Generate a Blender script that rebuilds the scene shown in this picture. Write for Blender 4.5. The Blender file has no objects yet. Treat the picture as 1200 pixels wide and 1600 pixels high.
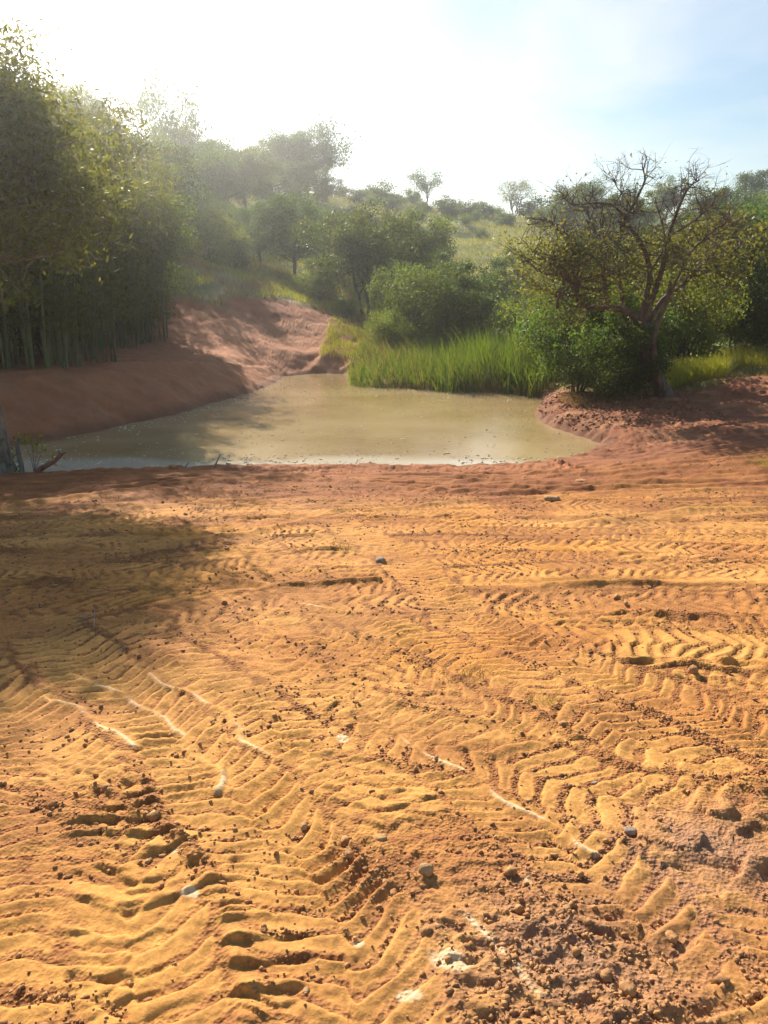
import bpy, math, random
import numpy as np
R = math.radians
sc = bpy.context.scene
C = sc.collection

# ------------------------------------------------------------------ camera, sky, sun, exposure
EYE = 1.65
PITCH = R(15.3)
F = 1170.0                                    # focal length in photograph pixels
cam_d = bpy.data.cameras.new('camera')
cam_d.sensor_fit = 'VERTICAL'; cam_d.sensor_height = 36.0
cam_d.lens = 36.0 * F / 1600.0
cam_d.clip_start = 0.05; cam_d.clip_end = 3000
cam = bpy.data.objects.new('camera', cam_d); C.objects.link(cam)
cam.location = (0, 0, EYE); cam.rotation_euler = (R(90) - PITCH, 0, 0)
sc.camera = cam

SUN_AZ, SUN_EL = R(-24), R(29.3)                # azimuth from +Y, clockwise
sd = bpy.data.lights.new('sun', 'SUN'); sd.energy = 5.0; sd.angle = R(0.5); sd.color = (1.0, 0.90, 0.74)
sun = bpy.data.objects.new('sun', sd); C.objects.link(sun)
sun.rotation_euler = (R(90) - SUN_EL, 0, R(180) - SUN_AZ)

w = bpy.data.worlds.new('World'); sc.world = w; w.use_nodes = True
nt = w.node_tree; nt.nodes.clear()
def N(t, **k):
    n = nt.nodes.new(t)
    for a, b in k.items(): setattr(n, a, b)
    return n
out = N('ShaderNodeOutputWorld'); bg = N('ShaderNodeBackground'); bg.inputs['Strength'].default_value = 0.064
sky = N('ShaderNodeTexSky', sky_type='NISHITA', sun_disc=False, sun_elevation=SUN_EL, sun_rotation=SUN_AZ,
        air_density=1.25, dust_density=.9, ozone_density=1.0, altitude=300)
tc = N('ShaderNodeTexCoord'); mp = N('ShaderNodeMapping'); mp.inputs['Scale'].default_value = (1.1, 1.1, 3.6)
mp.inputs['Rotation'].default_value = (0, R(12), 0); mp.inputs['Location'].default_value = (0.35, 0.1, 0.72)
cn = N('ShaderNodeTexNoise'); cn.inputs['Scale'].default_value = 2.1; cn.inputs['Detail'].default_value = 9; cn.inputs['Roughness'].default_value = 0.56
cn.inputs['Distortion'].default_value = 0.35
cr = N('ShaderNodeValToRGB'); cr.color_ramp.elements[0].position = 0.50; cr.color_ramp.elements[1].position = 0.78
cr.color_ramp.elements[1].color = (0.8, 0.8, 0.8, 1)
mx = N('ShaderNodeMix', data_type='RGBA'); mx.inputs['B'].default_value = (7.6, 7.7, 7.8, 1)
nt.links.new(tc.outputs['Generated'], mp.inputs['Vector']); nt.links.new(mp.outputs[0], cn.inputs['Vector'])
nt.links.new(cn.outputs['Fac'], cr.inputs[0]); nt.links.new(cr.outputs[0], mx.inputs['Factor'])
sat = N('ShaderNodeHueSaturation'); sat.inputs['Saturation'].default_value = 1.3; nt.links.new(sky.outputs[0], sat.inputs['Color']); nt.links.new(sat.outputs[0], mx.inputs['A']); nt.links.new(mx.outputs['Result'], bg.inputs['Color'])
nt.links.new(bg.outputs[0], out.inputs[0])
sc.view_settings.view_transform = 'Standard'; sc.view_settings.look = 'None'
sc.view_settings.exposure = 1.05; sc.view_settings.gamma = 1.0
sc.cycles.max_bounces = 6; sc.cycles.transparent_max_bounces = 4; sc.cycles.volume_bounces = 1
HAZE = 0.00095

# ------------------------------------------------------------------ helpers
def tag(o, label=None, cat=None, group=None, kind=None):
    for k, v in (('label', label), ('category', cat), ('group', group), ('kind', kind)):
        if v: o[k] = v
    return o
def empty(name, loc, rz=0):
    o = bpy.data.objects.new(name, None); C.objects.link(o)
    o.location = loc; o.rotation_euler.z = rz; o.empty_display_size = .2
    return o
def mesh_obj(name, V, Fq, mat, parent=None, smooth=False, attrs=None, Ft=None):
    """V (n,3), Fq (m,4) quads, Ft (k,3) tris -> ONE mesh object"""
    V = np.asarray(V, dtype=np.float32).reshape(-1, 3)
    nq = 0 if Fq is None else len(Fq); ntr = 0 if Ft is None else len(Ft)
    me = bpy.data.meshes.new(name)
    me.vertices.add(len(V)); me.vertices.foreach_set('co', V.ravel())
    idx = []
    if nq: idx.append(np.asarray(Fq, dtype=np.int32).ravel())
    if ntr: idx.append(np.asarray(Ft, dtype=np.int32).ravel())
    idx = np.concatenate(idx)
    me.loops.add(len(idx)); me.loops.foreach_set('vertex_index', idx)
    tot = np.concatenate([np.full(nq, 4, np.int32), np.full(ntr, 3, np.int32)])
    st = np.concatenate([[0], np.cumsum(tot)[:-1]]).astype(np.int32)
    me.polygons.add(len(tot)); me.polygons.foreach_set('loop_start', st); me.polygons.foreach_set('loop_total', tot)
    if smooth: me.polygons.foreach_set('use_smooth', np.ones(len(tot), bool))
    if attrs:
        for an, av in attrs.items():
            if av.ndim == 1:
                a = me.attributes.new(an, 'FLOAT', 'POINT'); a.data.foreach_set('value', av.astype(np.float32))
            else:
                a = me.attributes.new(an, 'FLOAT_COLOR', 'POINT'); a.data.foreach_set('color', av.astype(np.float32).ravel())
    me.update(calc_edges=True); me.validate()
    me.materials.append(mat)
    o = bpy.data.objects.new(name, me); C.objects.link(o)
    if parent is not None: o.parent = parent
    return o
def copy_tree(o, parent=None):
    c = o.copy(); C.objects.link(c); c.parent = parent
    for ch in list(o.children): copy_tree(ch, c)
    return c

rs0 = np.random.RandomState(7)
PERM = rs0.permutation(512).astype(np.int64); ANG = rs0.rand(512) * 2 * math.pi
GX, GY = np.cos(ANG), np.sin(ANG)
def noise(x, y, seed=0):
    """gradient noise, about -0.7..0.7"""
    xi = np.floor(x).astype(np.int64); yi = np.floor(y).astype(np.int64)
    xf = x - xi; yf = y - yi
    u = xf*xf*xf*(xf*(xf*6-15)+10); v = yf*yf*yf*(yf*(yf*6-15)+10)
    def g(ix, iy, fx, fy):
        h = PERM[(ix + PERM[(iy + seed*57) & 511]) & 511]
        return GX[h]*fx + GY[h]*fy
    a = g(xi, yi, xf, yf); b = g(xi+1, yi, xf-1, yf)
    c = g(xi, yi+1, xf, yf-1); d = g(xi+1, yi+1, xf-1, yf-1)
    return (a + u*(b-a))*(1-v) + (c + u*(d-c))*v
def fbm(x, y, o=4, seed=0, g=0.5):
    s = 0; a = 1
    for k in range(o):
        s = s + a*noise(x*2**k + 13.7*k, y*2**k - 7.1*k, seed+k); a *= g
    return s
def sst(a, b, x):
    t = np.clip((x-a)/(b-a), 0, 1); return t*t*(3-2*t)

# ------------------------------------------------------------------ large terrain shape
W = -1.25                                    # water level
rowsY = np.array([-30, 0, 4, 8, 13, 17, 21, 26, 32, 38, 45, 55, 75, 100, 130, 170, 230, 400.])
colsP = np.array([-900, -200, 0, 150, 300, 450, 600, 750, 900, 1050, 1200, 1600, 2300.])
T = np.array([
 [.5]*13,
 [0.0]*13,
 [-.3]*13,
 [-.65]*11 + [-.55, -.4],
 [-.9, -1.05, -1.17, -1.2, -1.2, -1.2, -1.2, -1.18, -1.12, -.95, -.76, -.6, -.3],
 [.2, .0, -.35, -.3, -.6, -1.0, -1.0, -1.0, -.98, -.9, -.72, -.5, -.2],
 [.3, .1, -.05, -.18, -.2, -.5, -1.0, -1.0, -.85, -.55, -.35, -.2, 0],
 [.5, .3, .05, .0, -.15, -.4, -1.0, -1.0, -.8, -.5, -.25, 0, .3],
 [1.2, .7, .5, .15, -.1, -.75, -1.0, -1.0, -.8, -.45, -.1, .3, .8],
 [2.6, 2.2, 1.6, .8, 1.3, -.35, -.5, -.8, -.7, -.3, 0, .6, 1.2],
 [5, 4.2, 3.4, 3.6, 5.0, 2.3, .1, -.5, -.4, 0, .4, 1.0, 2],
 [8, 7, 6, 5.2, 4.6, 2.9, 1.0, .6, .8, 1.0, 1.5, 2.0, 3],
 [14, 13.5, 12, 10, 7.5, 6, 4.5, 4.4, 4.3, 4.5, 5, 5.5, 7],
 [21, 20, 18.5, 16, 13.5, 12, 10.8, 9.7, 9.0, 9.1, 9.5, 10, 12],
 [27, 26, 24, 21.5, 20.3, 19.9, 18.7, 16.0, 14.8, 14.6, 14.8, 15.5, 17],
 [29, 28, 25, 23, 22.3, 21.5, 20.5, 18.7, 17.7, 17.5, 17.6, 18, 19],
 [26, 25, 22, 20, 19, 18, 17, 16, 15, 15, 15, 15, 16],
 [10, 10, 10, 10, 10, 10, 9, 9, 9, 9, 9, 9, 9.]])
# resample on a fine grid and soften
_u = lambda y: np.arcsinh((y-10)/12.0)
gu = np.linspace(_u(-30), _u(400), 420); ga = np.linspace((-900-600)/F, (2300-600)/F, 320)
_t1 = np.array([np.interp(gu, _u(rowsY), T[:, j]) for j in range(T.shape[1])]).T
TG = np.array([np.interp(ga, (colsP-600)/F, _t1[i]) for i in range(len(gu))])
def blur(A, s, ax):
    k = np.exp(-.5*(np.arange(-3*s, 3*s+1)/s)**2); k /= k.sum()
    P = np.pad(A, [(3*s, 3*s) if i == ax else (0, 0) for i in range(2)], mode='edge')
    return np.apply_along_axis(lambda m: np.convolve(m, k, 'valid'), ax, P)
TG = blur(blur(TG, 5, 0), 5, 1)
def base(x, y):
    a = x/np.maximum(y, 9.0)
    fu = np.clip((_u(y)-gu[0])/(gu[1]-gu[0]), 0, len(gu)-1.001); fa = np.clip((a-ga[0])/(ga[1]-ga[0]), 0, len(ga)-1.001)
    i = fu.astype(int); j = fa.astype(int); fu = fu-i; fa = fa-j
    h = (TG[i, j]*(1-fa)+TG[i, j+1]*fa)*(1-fu) + (TG[i+1, j]*(1-fa)+TG[i+1, j+1]*fa)*fu
    h = h + .20*np.exp(-((x-10.6)**2/5.0+(y-20.6)**2/2.2))
    return h + sst(40, 80, y)*(fbm(x/14, y/14, 3, 21)*1.1) + .12*noise(x/3.1, y/3.1, 5)*sst(6, 16, y)
def ray(px, py):
    u = (800-py)/F
    return np.array([(px-600)/F, math.cos(PITCH)+u*math.sin(PITCH), -math.sin(PITCH)+u*math.cos(PITCH)])
def on_level(px, py, z):
    d = ray(px, py); t = (z-EYE)/d[2]; return d*t + np.array([0, 0, EYE])
def on_ground(px, py):
    d = ray(px, py); t = np.geomspace(1.2, 300, 3000)
    P = d[None, :]*t[:, None]; P[:, 2] += EYE
    below = P[:, 2] < base(P[:, 0], P[:, 1])
    k = np.argmax(below); return P[k]
def at(px, py, Y):
    d = ray(px, py); t = Y/d[1]; return d*t + np.array([0, 0, EYE])

pond_px = [(-260, 745), (-60, 752), (60, 744), (120, 741), (250, 734), (400, 730), (560, 729), (700, 731), (820, 727), (900, 716), (940, 700), (928, 688),
           (872, 672), (838, 656), (836, 640), (856, 622), (800, 614), (700, 611), (620, 606), (555, 602), (560, 588), (520, 583), (468, 585), (437, 591),
           (428, 602), (360, 622), (300, 640), (240, 655), (180, 668), (120, 680), (70, 690), (0, 700), (-100, 712), (-260, 722)]
pond = np.array([on_level(px, py, W)[:2] for px, py in pond_px])
def chaikin(P):
    Q = np.empty((2*len(P), 2)); n = np.roll(P, -1, 0)
    Q[0::2] = .75*P+.25*n; Q[1::2] = .25*P+.75*n
    return Q
pond = chaikin(chaikin(pond))
def pond_sd(x, y):
    """signed distance to the shore, negative in the water"""
    x = np.asarray(x, float); y = np.asarray(y, float)
    d = np.full(x.shape, 1e9); ins = np.zeros(x.shape, bool)
    n = len(pond)
    for i in range(n):
        a = pond[i]; b = pond[(i+1) % n]; e = b-a
        wx = x-a[0]; wy = y-a[1]
        t = np.clip((wx*e[0]+wy*e[1])/(e@e), 0, 1)
        dd = (wx-e[0]*t)**2 + (wy-e[1]*t)**2
        d = np.minimum(d, dd)
        c = ((a[1] > y) != (b[1] > y))
        if c.any():
            xi = (b[0]-a[0])*(y-a[1])/((b[1]-a[1]) if b[1] != a[1] else 1e-9)+a[0]
            ins ^= c & (x < xi)
    d = np.sqrt(d)
    return np.where(ins, -d, d)
def smin(a, b, k):
    h = np.clip(.5+.5*(b-a)/k, 0, 1); return b*(1-h)+a*h-k*h*(1-h)
def shape(x, y, sd=None):
    B = base(x, y)
    if sd is None:
        sd = pond_sd(x, y)
    left = sst(2.0, -2.0, x + (30-y)*.05) * sst(14.5, 17, y)
    sl = .16 + .30*left + .45*sst(2.0, 4.5, x)*sst(15, 17, y)
    wob = sd + .18*fbm(x*1.3, y*1.3, 3, 61)*sst(6, 1, np.abs(sd))
    bank = W + np.where(wob > 0, wob*sl, np.maximum(wob*.45, -.9)) + .03*sst(0, .25, wob)
    return np.where(sd < 9, smin(B, bank, .12), B)
def hz(x, y):
    return float(shape(np.array([x]), np.array([y]))[0])

# ------------------------------------------------------------------ materials
def material(name):
    m = bpy.data.materials.new(name); m.use_nodes = True
    return m, m.node_tree, m.node_tree.nodes['Principled BSDF'], m.node_tree.nodes['Material Output']
def nd(t, ty, **k):
    n = t.nodes.new(ty)
    for a, b in k.items(): setattr(n, a, b)
    return n
def leaf_mat(name, c1, c2, tr, trans=.42, rough=.55):
    """leaf: two greens chosen per leaf, light passing through from behind"""
    m, t, p, o = material(name)
    at_ = nd(t, 'ShaderNodeAttribute', attribute_name='rnd')
    oi = nd(t, 'ShaderNodeObjectInfo')
    mix = nd(t, 'ShaderNodeMix', data_type='RGBA'); mix.inputs['A'].default_value = (*c1, 1); mix.inputs['B'].default_value = (*c2, 1)
    t.links.new(at_.outputs['Fac'], mix.inputs['Factor'])
    hs = nd(t, 'ShaderNodeHueSaturation')
    mr = nd(t, 'ShaderNodeMapRange'); mr.inputs['To Min'].default_value = .75; mr.inputs['To Max'].default_value = 1.25
    t.links.new(oi.outputs['Random'], mr.inputs['Value']); t.links.new(mr.outputs[0], hs.inputs['Value'])
    mh = nd(t, 'ShaderNodeMapRange'); mh.inputs['To Min'].default_value = .485; mh.inputs['To Max'].default_value = .51
    t.links.new(oi.outputs['Random'], mh.inputs['Value']); t.links.new(mh.outputs[0], hs.inputs['Hue'])
    t.links.new(mix.outputs['Result'], hs.inputs['Color'])
    p.inputs['Roughness'].default_value = rough; p.inputs['Specular IOR Level'].default_value = .15
    t.links.new(hs.outputs[0], p.inputs['Base Color'])
    tb = nd(t, 'ShaderNodeBsdfTranslucent')
    m2 = nd(t, 'ShaderNodeMix', data_type='RGBA', blend_type='MULTIPLY'); m2.inputs['Factor'].default_value = 1
    m2.inputs['B'].default_value = (*tr, 1)
    t.links.new(hs.outputs[0], m2.inputs['A']); t.links.new(m2.outputs['Result'], tb.inputs['Color'])
    ms = nd(t, 'ShaderNodeMixShader'); ms.inputs[0].default_value = trans
    t.links.new(p.outputs[0], ms.inputs[1]); t.links.new(tb.outputs[0], ms.inputs[2]); t.links.new(ms.outputs[0], o.inputs[0])
    return m
def bark_mat(name, c1, c2, scale=9, rough=.9):
    m, t, p, o = material(name)
    tcn = nd(t, 'ShaderNodeTexCoord'); mpn = nd(t, 'ShaderNodeMapping'); mpn.inputs['Scale'].default_value = (1, 1, .35)
    nz = nd(t, 'ShaderNodeTexNoise'); nz.inputs['Scale'].default_value = scale; nz.inputs['Detail'].default_value = 6
    rp = nd(t, 'ShaderNodeValToRGB'); rp.color_ramp.elements[0].color = (*c1, 1); rp.color_ramp.elements[1].color = (*c2, 1)
    rp.color_ramp.elements[0].position = .35; rp.color_ramp.elements[1].position = .65
    t.links.new(tcn.outputs['Object'], mpn.inputs[0]); t.links.new(mpn.outputs[0], nz.inputs['Vector'])
    t.links.new(nz.outputs['Fac'], rp.inputs[0]); t.links.new(rp.outputs[0], p.inputs['Base Color'])
    bp = nd(t, 'ShaderNodeBump'); bp.inputs['Strength'].default_value = .7; bp.inputs['Distance'].default_value = .02
    t.links.new(nz.outputs['Fac'], bp.inputs['Height']); t.links.new(bp.outputs[0], p.inputs['Normal'])
    p.inputs['Roughness'].default_value = rough
    return m
M = {}
M['leaf_dark'] = leaf_mat('leaf_dark', (.035, .060, .016), (.070, .095, .024), (2.2, 2.4, .9))
M['leaf_mid'] = leaf_mat('leaf_mid', (.055, .085, .020), (.105, .130, .030), (2.2, 2.2, .8))
M['leaf_light'] = leaf_mat('leaf_light', (.085, .120, .024), (.150, .170, .034), (2.2, 2.1, .8))
M['leaf_olive'] = leaf_mat('leaf_olive', (.075, .095, .026), (.150, .145, .038), (2.2, 2.0, .9))
M['leaf_bamboo'] = leaf_mat('leaf_bamboo', (.072, .094, .028), (.140, .142, .040), (2.2, 2.05, .9), .46)
M['reed'] = leaf_mat('reed', (.045, .095, .016), (.135, .175, .030), (2.0, 2.2, .7), .42, .45)
M['grass_yellow'] = leaf_mat('grass_yellow', (.17, .19, .028), (.32, .30, .05), (1.9, 1.8, .8), .42)
M['grass_dry'] = leaf_mat('grass_dry', (.16, .13, .05), (.28, .21, .085), (1.6, 1.5, .9), .35)
M['grass_hill'] = leaf_mat('grass_hill', (.16, .18, .03), (.33, .31, .06), (1.8, 1.8, .8), .38)
M['bark_red'] = bark_mat('bark_red', (.062, .038, .028), (.15, .095, .068))
M['bark_grey'] = bark_mat('bark_grey', (.09, .075, .06), (.22, .19, .15))
M['bark_dark'] = bark_mat('bark_dark', (.035, .028, .02), (.09, .07, .05))
M['bark_pale'] = bark_mat('bark_pale', (.14, .10, .07), (.30, .23, .17), 14)
M['culm'] = bark_mat('culm', (.07, .085, .03), (.15, .15, .06), 5, .5)
M['red_wood'] = bark_mat('red_wood', (.17, .055, .03), (.30, .12, .07), 16)
M['dry_wood'] = bark_mat('dry_wood', (.20, .15, .10), (.42, .33, .23), 20)

def dirt():
    m, t, p, o = material('earth')
    ca = nd(t, 'ShaderNodeAttribute', attribute_name='soil'); lo = nd(t, 'ShaderNodeAttribute', attribute_name='loose')
    tcn = nd(t, 'ShaderNodeTexCoord')
    n1 = nd(t, 'ShaderNodeTexNoise'); n1.inputs['Scale'].default_value = 55; n1.inputs['Detail'].default_value = 5; n1.inputs['Roughness'].default_value = .65
    n2 = nd(t, 'ShaderNodeTexNoise'); n2.inputs['Scale'].default_value = 1.3; n2.inputs['Detail'].default_value = 6; n2.inputs['Roughness'].default_value = .6
    vr = nd(t, 'ShaderNodeTexVoronoi'); vr.inputs['Scale'].default_value = 75
    for n in (n1, n2, vr): t.links.new(tcn.outputs['Object'], n.inputs['Vector'])
    r1 = nd(t, 'ShaderNodeMapRange'); r1.inputs['From Min'].default_value = .3; r1.inputs['From Max'].default_value = .7
    r1.inputs['To Min'].default_value = .74; r1.inputs['To Max'].default_value = 1.2
    t.links.new(n1.outputs['Fac'], r1.inputs['Value'])
    r2 = nd(t, 'ShaderNodeMapRange'); r2.inputs['From Min'].default_value = .3; r2.inputs['From Max'].default_value = .7
    r2.inputs['To Min'].default_value = .86; r2.inputs['To Max'].default_value = 1.14
    t.links.new(n2.outputs['Fac'], r2.inputs['Value'])
    mu = nd(t, 'ShaderNodeMath', operation='MULTIPLY'); t.links.new(r1.outputs[0], mu.inputs[0]); t.links.new(r2.outputs[0], mu.inputs[1])
    vm = nd(t, 'ShaderNodeVectorMath', operation='SCALE'); t.links.new(ca.outputs['Color'], vm.inputs[0]); t.links.new(mu.outputs[0], vm.inputs['Scale'])
    t.links.new(vm.outputs[0], p.inputs['Base Color'])
    # grain: fine everywhere, crumbly where the soil is loose
    cr_ = nd(t, 'ShaderNodeMath', operation='MULTIPLY'); t.links.new(vr.outputs['Distance'], cr_.inputs[0]); t.links.new(lo.outputs['Fac'], cr_.inputs[1])
    ad = nd(t, 'ShaderNodeMath', operation='MULTIPLY_ADD'); ad.inputs[1].default_value = .45
    t.links.new(n1.outputs['Fac'], ad.inputs[0]); t.links.new(cr_.outputs[0], ad.inputs[2])
    bp = nd(t, 'ShaderNodeBump'); bp.inputs['Strength'].default_value = .75; bp.inputs['Distance'].default_value = .012
    t.links.new(ad.outputs[0], bp.inputs['Height']); t.links.new(bp.outputs[0], p.inputs['Normal'])
    p.inputs['Roughness'].default_value = .93; p.inputs['Specular IOR Level'].default_value = .2
    return m
M['earth'] = dirt()

# ------------------------------------------------------------------ ground sheet with wheel tracks
ys = [np.linspace(-30, 0, 24, endpoint=False), np.linspace(0, 1.3, 26, endpoint=False)]
y = 1.3; l = []
while y < 14: l.append(y); y += max(.0065, .0040*y)
while y < 44: l.append(y); y += .0045*y
while y < 400: l.append(y); y += .014*y
ys = np.concatenate(ys + [np.array(l)])
NX = 1240
s = np.linspace(-1, 1, NX); sx = .34*s + .66*s**3
hw = 8 + .95*np.maximum(ys, 0) + 8*sst(0, -10, ys)
X = sx[None, :]*hw[:, None]; Y = np.repeat(ys[:, None], NX, 1)
SD = np.full(X.shape, 50.0)
j0, j1 = np.searchsorted(ys, [8, 46])
SD[j0:j1] = pond_sd(X[j0:j1], Y[j0:j1])
H = shape(X, Y, SD)
j40 = np.searchsorted(ys, 46)
fx, fy = X[:j40], Y[:j40]
dirtm = np.ones(X.shape)                         # 1 bare worked soil, 0 grown over
# --- general crumpled relief of worked soil
wx = fx + .25*noise(fx*.9, fy*.9, 3); wy = fy + .25*noise(fx*.9+9, fy*.9, 4)
ang = .25*noise(wx*.25, wy*.25, 8)+.12
rx = wx*np.cos(ang)+wy*np.sin(ang); ry = -wx*np.sin(ang)+wy*np.cos(ang)
def saw(ph, edge=.16):
    """terraced print: a steep little face towards -y, then a long gentle fall away from it"""
    t_ = ph-np.floor(ph); return sst(0, edge, t_)*(1-.95*sst(edge*.8, 1, t_))
phA = ry*8.0 + 1.9*noise(rx*1.5, ry*1.5, 11) + .8*noise(rx*4, ry*3, 12)
ripA = saw(phA)*sst(-.45, .15, noise(rx*2.6, ry*5.5, 23))
phB = ry*16 + .4*rx + 2.2*noise(rx*2.6+4, ry*2.2, 13) + .9*noise(rx*7, ry*6, 24)
ripB = saw(phB, .2)*sst(-.3, .2, noise(rx*4+7, ry*8, 25))
modA = .55+.9*sst(-.3, .3, noise(fx*.6, fy*.6, 14))
D = (.022*(ripA-.4) + .013*(ripB-.4))*(modA+.25) + .018*fbm(fx*.8, fy*.8, 3, 15)
loose = np.clip(.50 + 1.25*fbm(fx*1.1, fy*1.4, 4, 31) - .35*(ripA-.4) + .5*noise(fx*9, fy*14, 26), 0, 1)
pale = np.zeros(fx.shape)
yy = ys[:j40]
def smooth_path(P, step=.16):
    P = np.array(P)[:, :2]; out_ = []
    for k in range(len(P)-1):
        p0 = P[max(k-1, 0)]; p1 = P[k]; p2 = P[k+1]; p3 = P[min(k+2, len(P)-1)]
        n = max(2, int(np.linalg.norm(p2-p1)/step))
        for t_ in np.arange(n)/n:
            out_.append(.5*((2*p1)+(-p0+p2)*t_+(2*p0-5*p1+4*p2-p3)*t_**2+(-p0+3*p1-3*p2+p3)*t_**3))
    out_.append(P[-1]); return np.array(out_)
def along(path, half):
    """arc length and signed offset from a path for every vertex near it"""
    best = np.full(fx.shape, 1e9); S = np.zeros(fx.shape); O = np.zeros(fx.shape); acc = 0
    for a, b in zip(path[:-1], path[1:]):
        e = b-a; L = np.linalg.norm(e)
        if L < 1e-6: continue
        e = e/L
        i0, i1 = np.searchsorted(yy, [min(a[1], b[1])-half, max(a[1], b[1])+half])
        if i1 > i0:
            gx, gy = wxt[i0:i1]-a[0], wyt[i0:i1]-a[1]
            t_ = gx*e[0]+gy*e[1]; tc_ = np.clip(t_, 0, L)
            o_ = gx*e[1]-gy*e[0]
            dd = np.hypot(gx-e[0]*tc_, gy-e[1]*tc_)
            m_ = (dd < best[i0:i1]) & (dd < half)
            best[i0:i1][m_] = dd[m_]; S[i0:i1][m_] = acc+t_[m_]; O[i0:i1][m_] = o_[m_]
        acc += L
    return best < half, S, O
wxt = fx + .06*noise(fx*3.2, fy*3.2, 41) + .022*noise(fx*8, fy*8, 45) + .10*noise(fx*.8, fy*.8, 43); wyt = fy + .06*noise(fx*3.2, fy*3.2, 42) + .022*noise(fx*8, fy*8, 46) + .10*noise(fx*.8, fy*.8, 44)
def track(px_pts, width=.46, pitch=.155, slant=.55, depth=.014, lug=.024, flip=1, seed=0, strength=1.0, world=None):
    path = smooth_path([on_ground(*p) for p in px_pts] if world is None else world)
    half = width/2+.10
    m_, S, O = along(path, half)
    if not m_.any(): return
    xx, yv, Sx, Ox = fx[m_], fy[m_], S[m_], O[m_]
    q = Ox/(width/2)
    pitch = pitch*.70
    ph = (Sx + flip*(width/2)*slant*np.sqrt(q*q+.04) + .11*noise(xx*2.0, yv*2.0, 50+seed))/pitch
    alt = np.where(q > 0, .5, 0)*1.0
    ph = ph + alt*sst(.0, .12, np.abs(q))
    lugp = saw(ph if path[-1][1] < path[0][1]+.5 else -ph, .17)*sst(1.08, .85, np.abs(q))
    wgt = sst(width/2+.07, width/2-.02, np.abs(Ox))*strength*(.45+.5*sst(-.35, .1, noise(xx*.7, yv*.7, 60+seed)))
    berm = np.exp(-((np.abs(Ox)-width/2-.03)/.04)**2)*.009
    new = -depth + lug*(lugp-.35)*(.8+1.0*noise(xx*3.2, yv*3.2, 70+seed)) + .008*noise(xx*7, yv*7, 71)
    D[m_] = D[m_]*(1-wgt) + new*wgt + berm*strength
    loose[m_] = loose[m_]*(1-.85*wgt) + wgt*(.85*sst(.55, .05, lugp)*(.72+.9*sst(-.15, .35, noise(xx*1.7, yv*1.7, 80+seed))))
TR = [
 # far crossing tracks, drawn right to left over one another
 ([(-200, 850), (150, 815), (500, 790), (900, 790), (1350, 800)], {'flip': -1}),
 ([(-250, 940), (80, 880), (420, 830), (800, 815), (1350, 830)], {}),
 ([(-250, 1010), (60, 930), (400, 880), (800, 850), (1350, 865)], {'flip': -1}),
 ([(-150, 1080), (150, 985), (480, 925), (850, 890), (1400, 895)], {}),
 ([(150, 760), (330, 815), (470, 900), (560, 1000), (600, 1100)], {'slant': .7}),
 ([(560, 1010), (800, 955), (1000, 940), (1350, 960)], {'flip': -1, 'slant': .8}),
 ([(500, 1100), (760, 1010), (1000, 1000), (1400, 1020)], {}),
 ([(420, 770), (560, 830), (700, 930), (740, 1010), (700, 1100)], {'slant': .4}),
 ([(600, 1160), (820, 1080), (1050, 1070), (1500, 1090)], {'flip': -1}),

]
rt = np.random.RandomState(4)
for k, y0 in enumerate(np.linspace(11.6, 4.3, 15)):               # passes back and forth across the clearing
    y0 += rt.uniform(-.15, .15); tl = rt.uniform(-.5, .5); bw = rt.uniform(-.5, .9)
    track(None, seed=k+40, world=[(-11, y0-tl-.3*bw), (-4, y0-.4*tl+.3*bw), (0, y0+.5*bw), (4, y0+.4*tl+.3*bw), (12, y0+tl-.3*bw)],
          width=rt.uniform(.36, .5), pitch=rt.uniform(.14, .19), flip=rt.choice([-1, 1]), slant=rt.uniform(.3, .9), strength=.9)
for k, (pp, kw) in enumerate(TR): track(pp, seed=k, **kw)
nb = smooth_path([on_ground(*p) for p in [(20, 985), (150, 1080), (300, 1210), (420, 1370), (480, 1520), (500, 1760)]], .5)
for k, dx in enumerate([-1.9, 2.55, -1.35, 2.05, 1.62, -.86, 1.1, -.42, .62, .12]):   # passes turning towards the viewer
    q = nb + np.array([dx, (.35-.16*dx)*0]); q = q + np.stack([.10*dx*(q[:, 1]-2.5), np.zeros(len(q))], 1) + rt.uniform(-.05, .05, 2)
    track(None, seed=k+80, world=q, width=rt.uniform(.34, .46), pitch=rt.uniform(.13, .165), flip=rt.choice([-1, 1]), slant=rt.uniform(.35, .75), strength=1.05)
track([(600, 1130), (760, 1170), (930, 1230), (1120, 1270), (1500, 1300)], flip=-1, pitch=.17, seed=7)
def rut(px_pts, wdt=.07, amp=.03, pl=0.0):
    """a long straight scrape: a ridge with a groove beside it"""
    path = smooth_path([on_ground(*p) for p in px_pts], .3)
    m_, S, O = along(path, wdt*3.2)
    if not m_.any(): return
    q = O[m_]/wdt; fade = .55+.7*sst(-.3, .3, noise(fx[m_]*.9, fy[m_]*.9, 90))
    prof = np.exp(-(q-.7)**2) - .8*np.exp(-(q+.7)**2)
    k_ = np.exp(-(q/2.2)**2)
    D[m_] = D[m_]*(1-.75*k_) + amp*prof*fade*(.8+.5*noise(fx[m_]*6, fy[m_]*6, 92))
    loose[m_] *= (1-.6*k_)
    if pl: pale[m_] = np.maximum(pale[m_], pl*np.exp(-((q-.5)/.7)**4)*sst(-.12, .12, noise(fx[m_]*4.5, fy[m_]*4.5, 91)+.06))
for k in range(6):
    a = k*13
    rut([(-250, 812-a*.9), (0, 794-a), (200, 766-a*.6+k), (420, 748-a*.3+k*2.5), (700, 740+k*5.5), (1000, 728+k*8), (1350, 706+k*10)], .10+.02*(k % 2), .062)
for k in range(5):
    rut([(890+12*k, 714+k*4), (1000, 703+k*4-k*k*.2), (1100, 687+k*5), (1230, 664+k*8), (1400, 640+k*10)], .13, .075)
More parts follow.
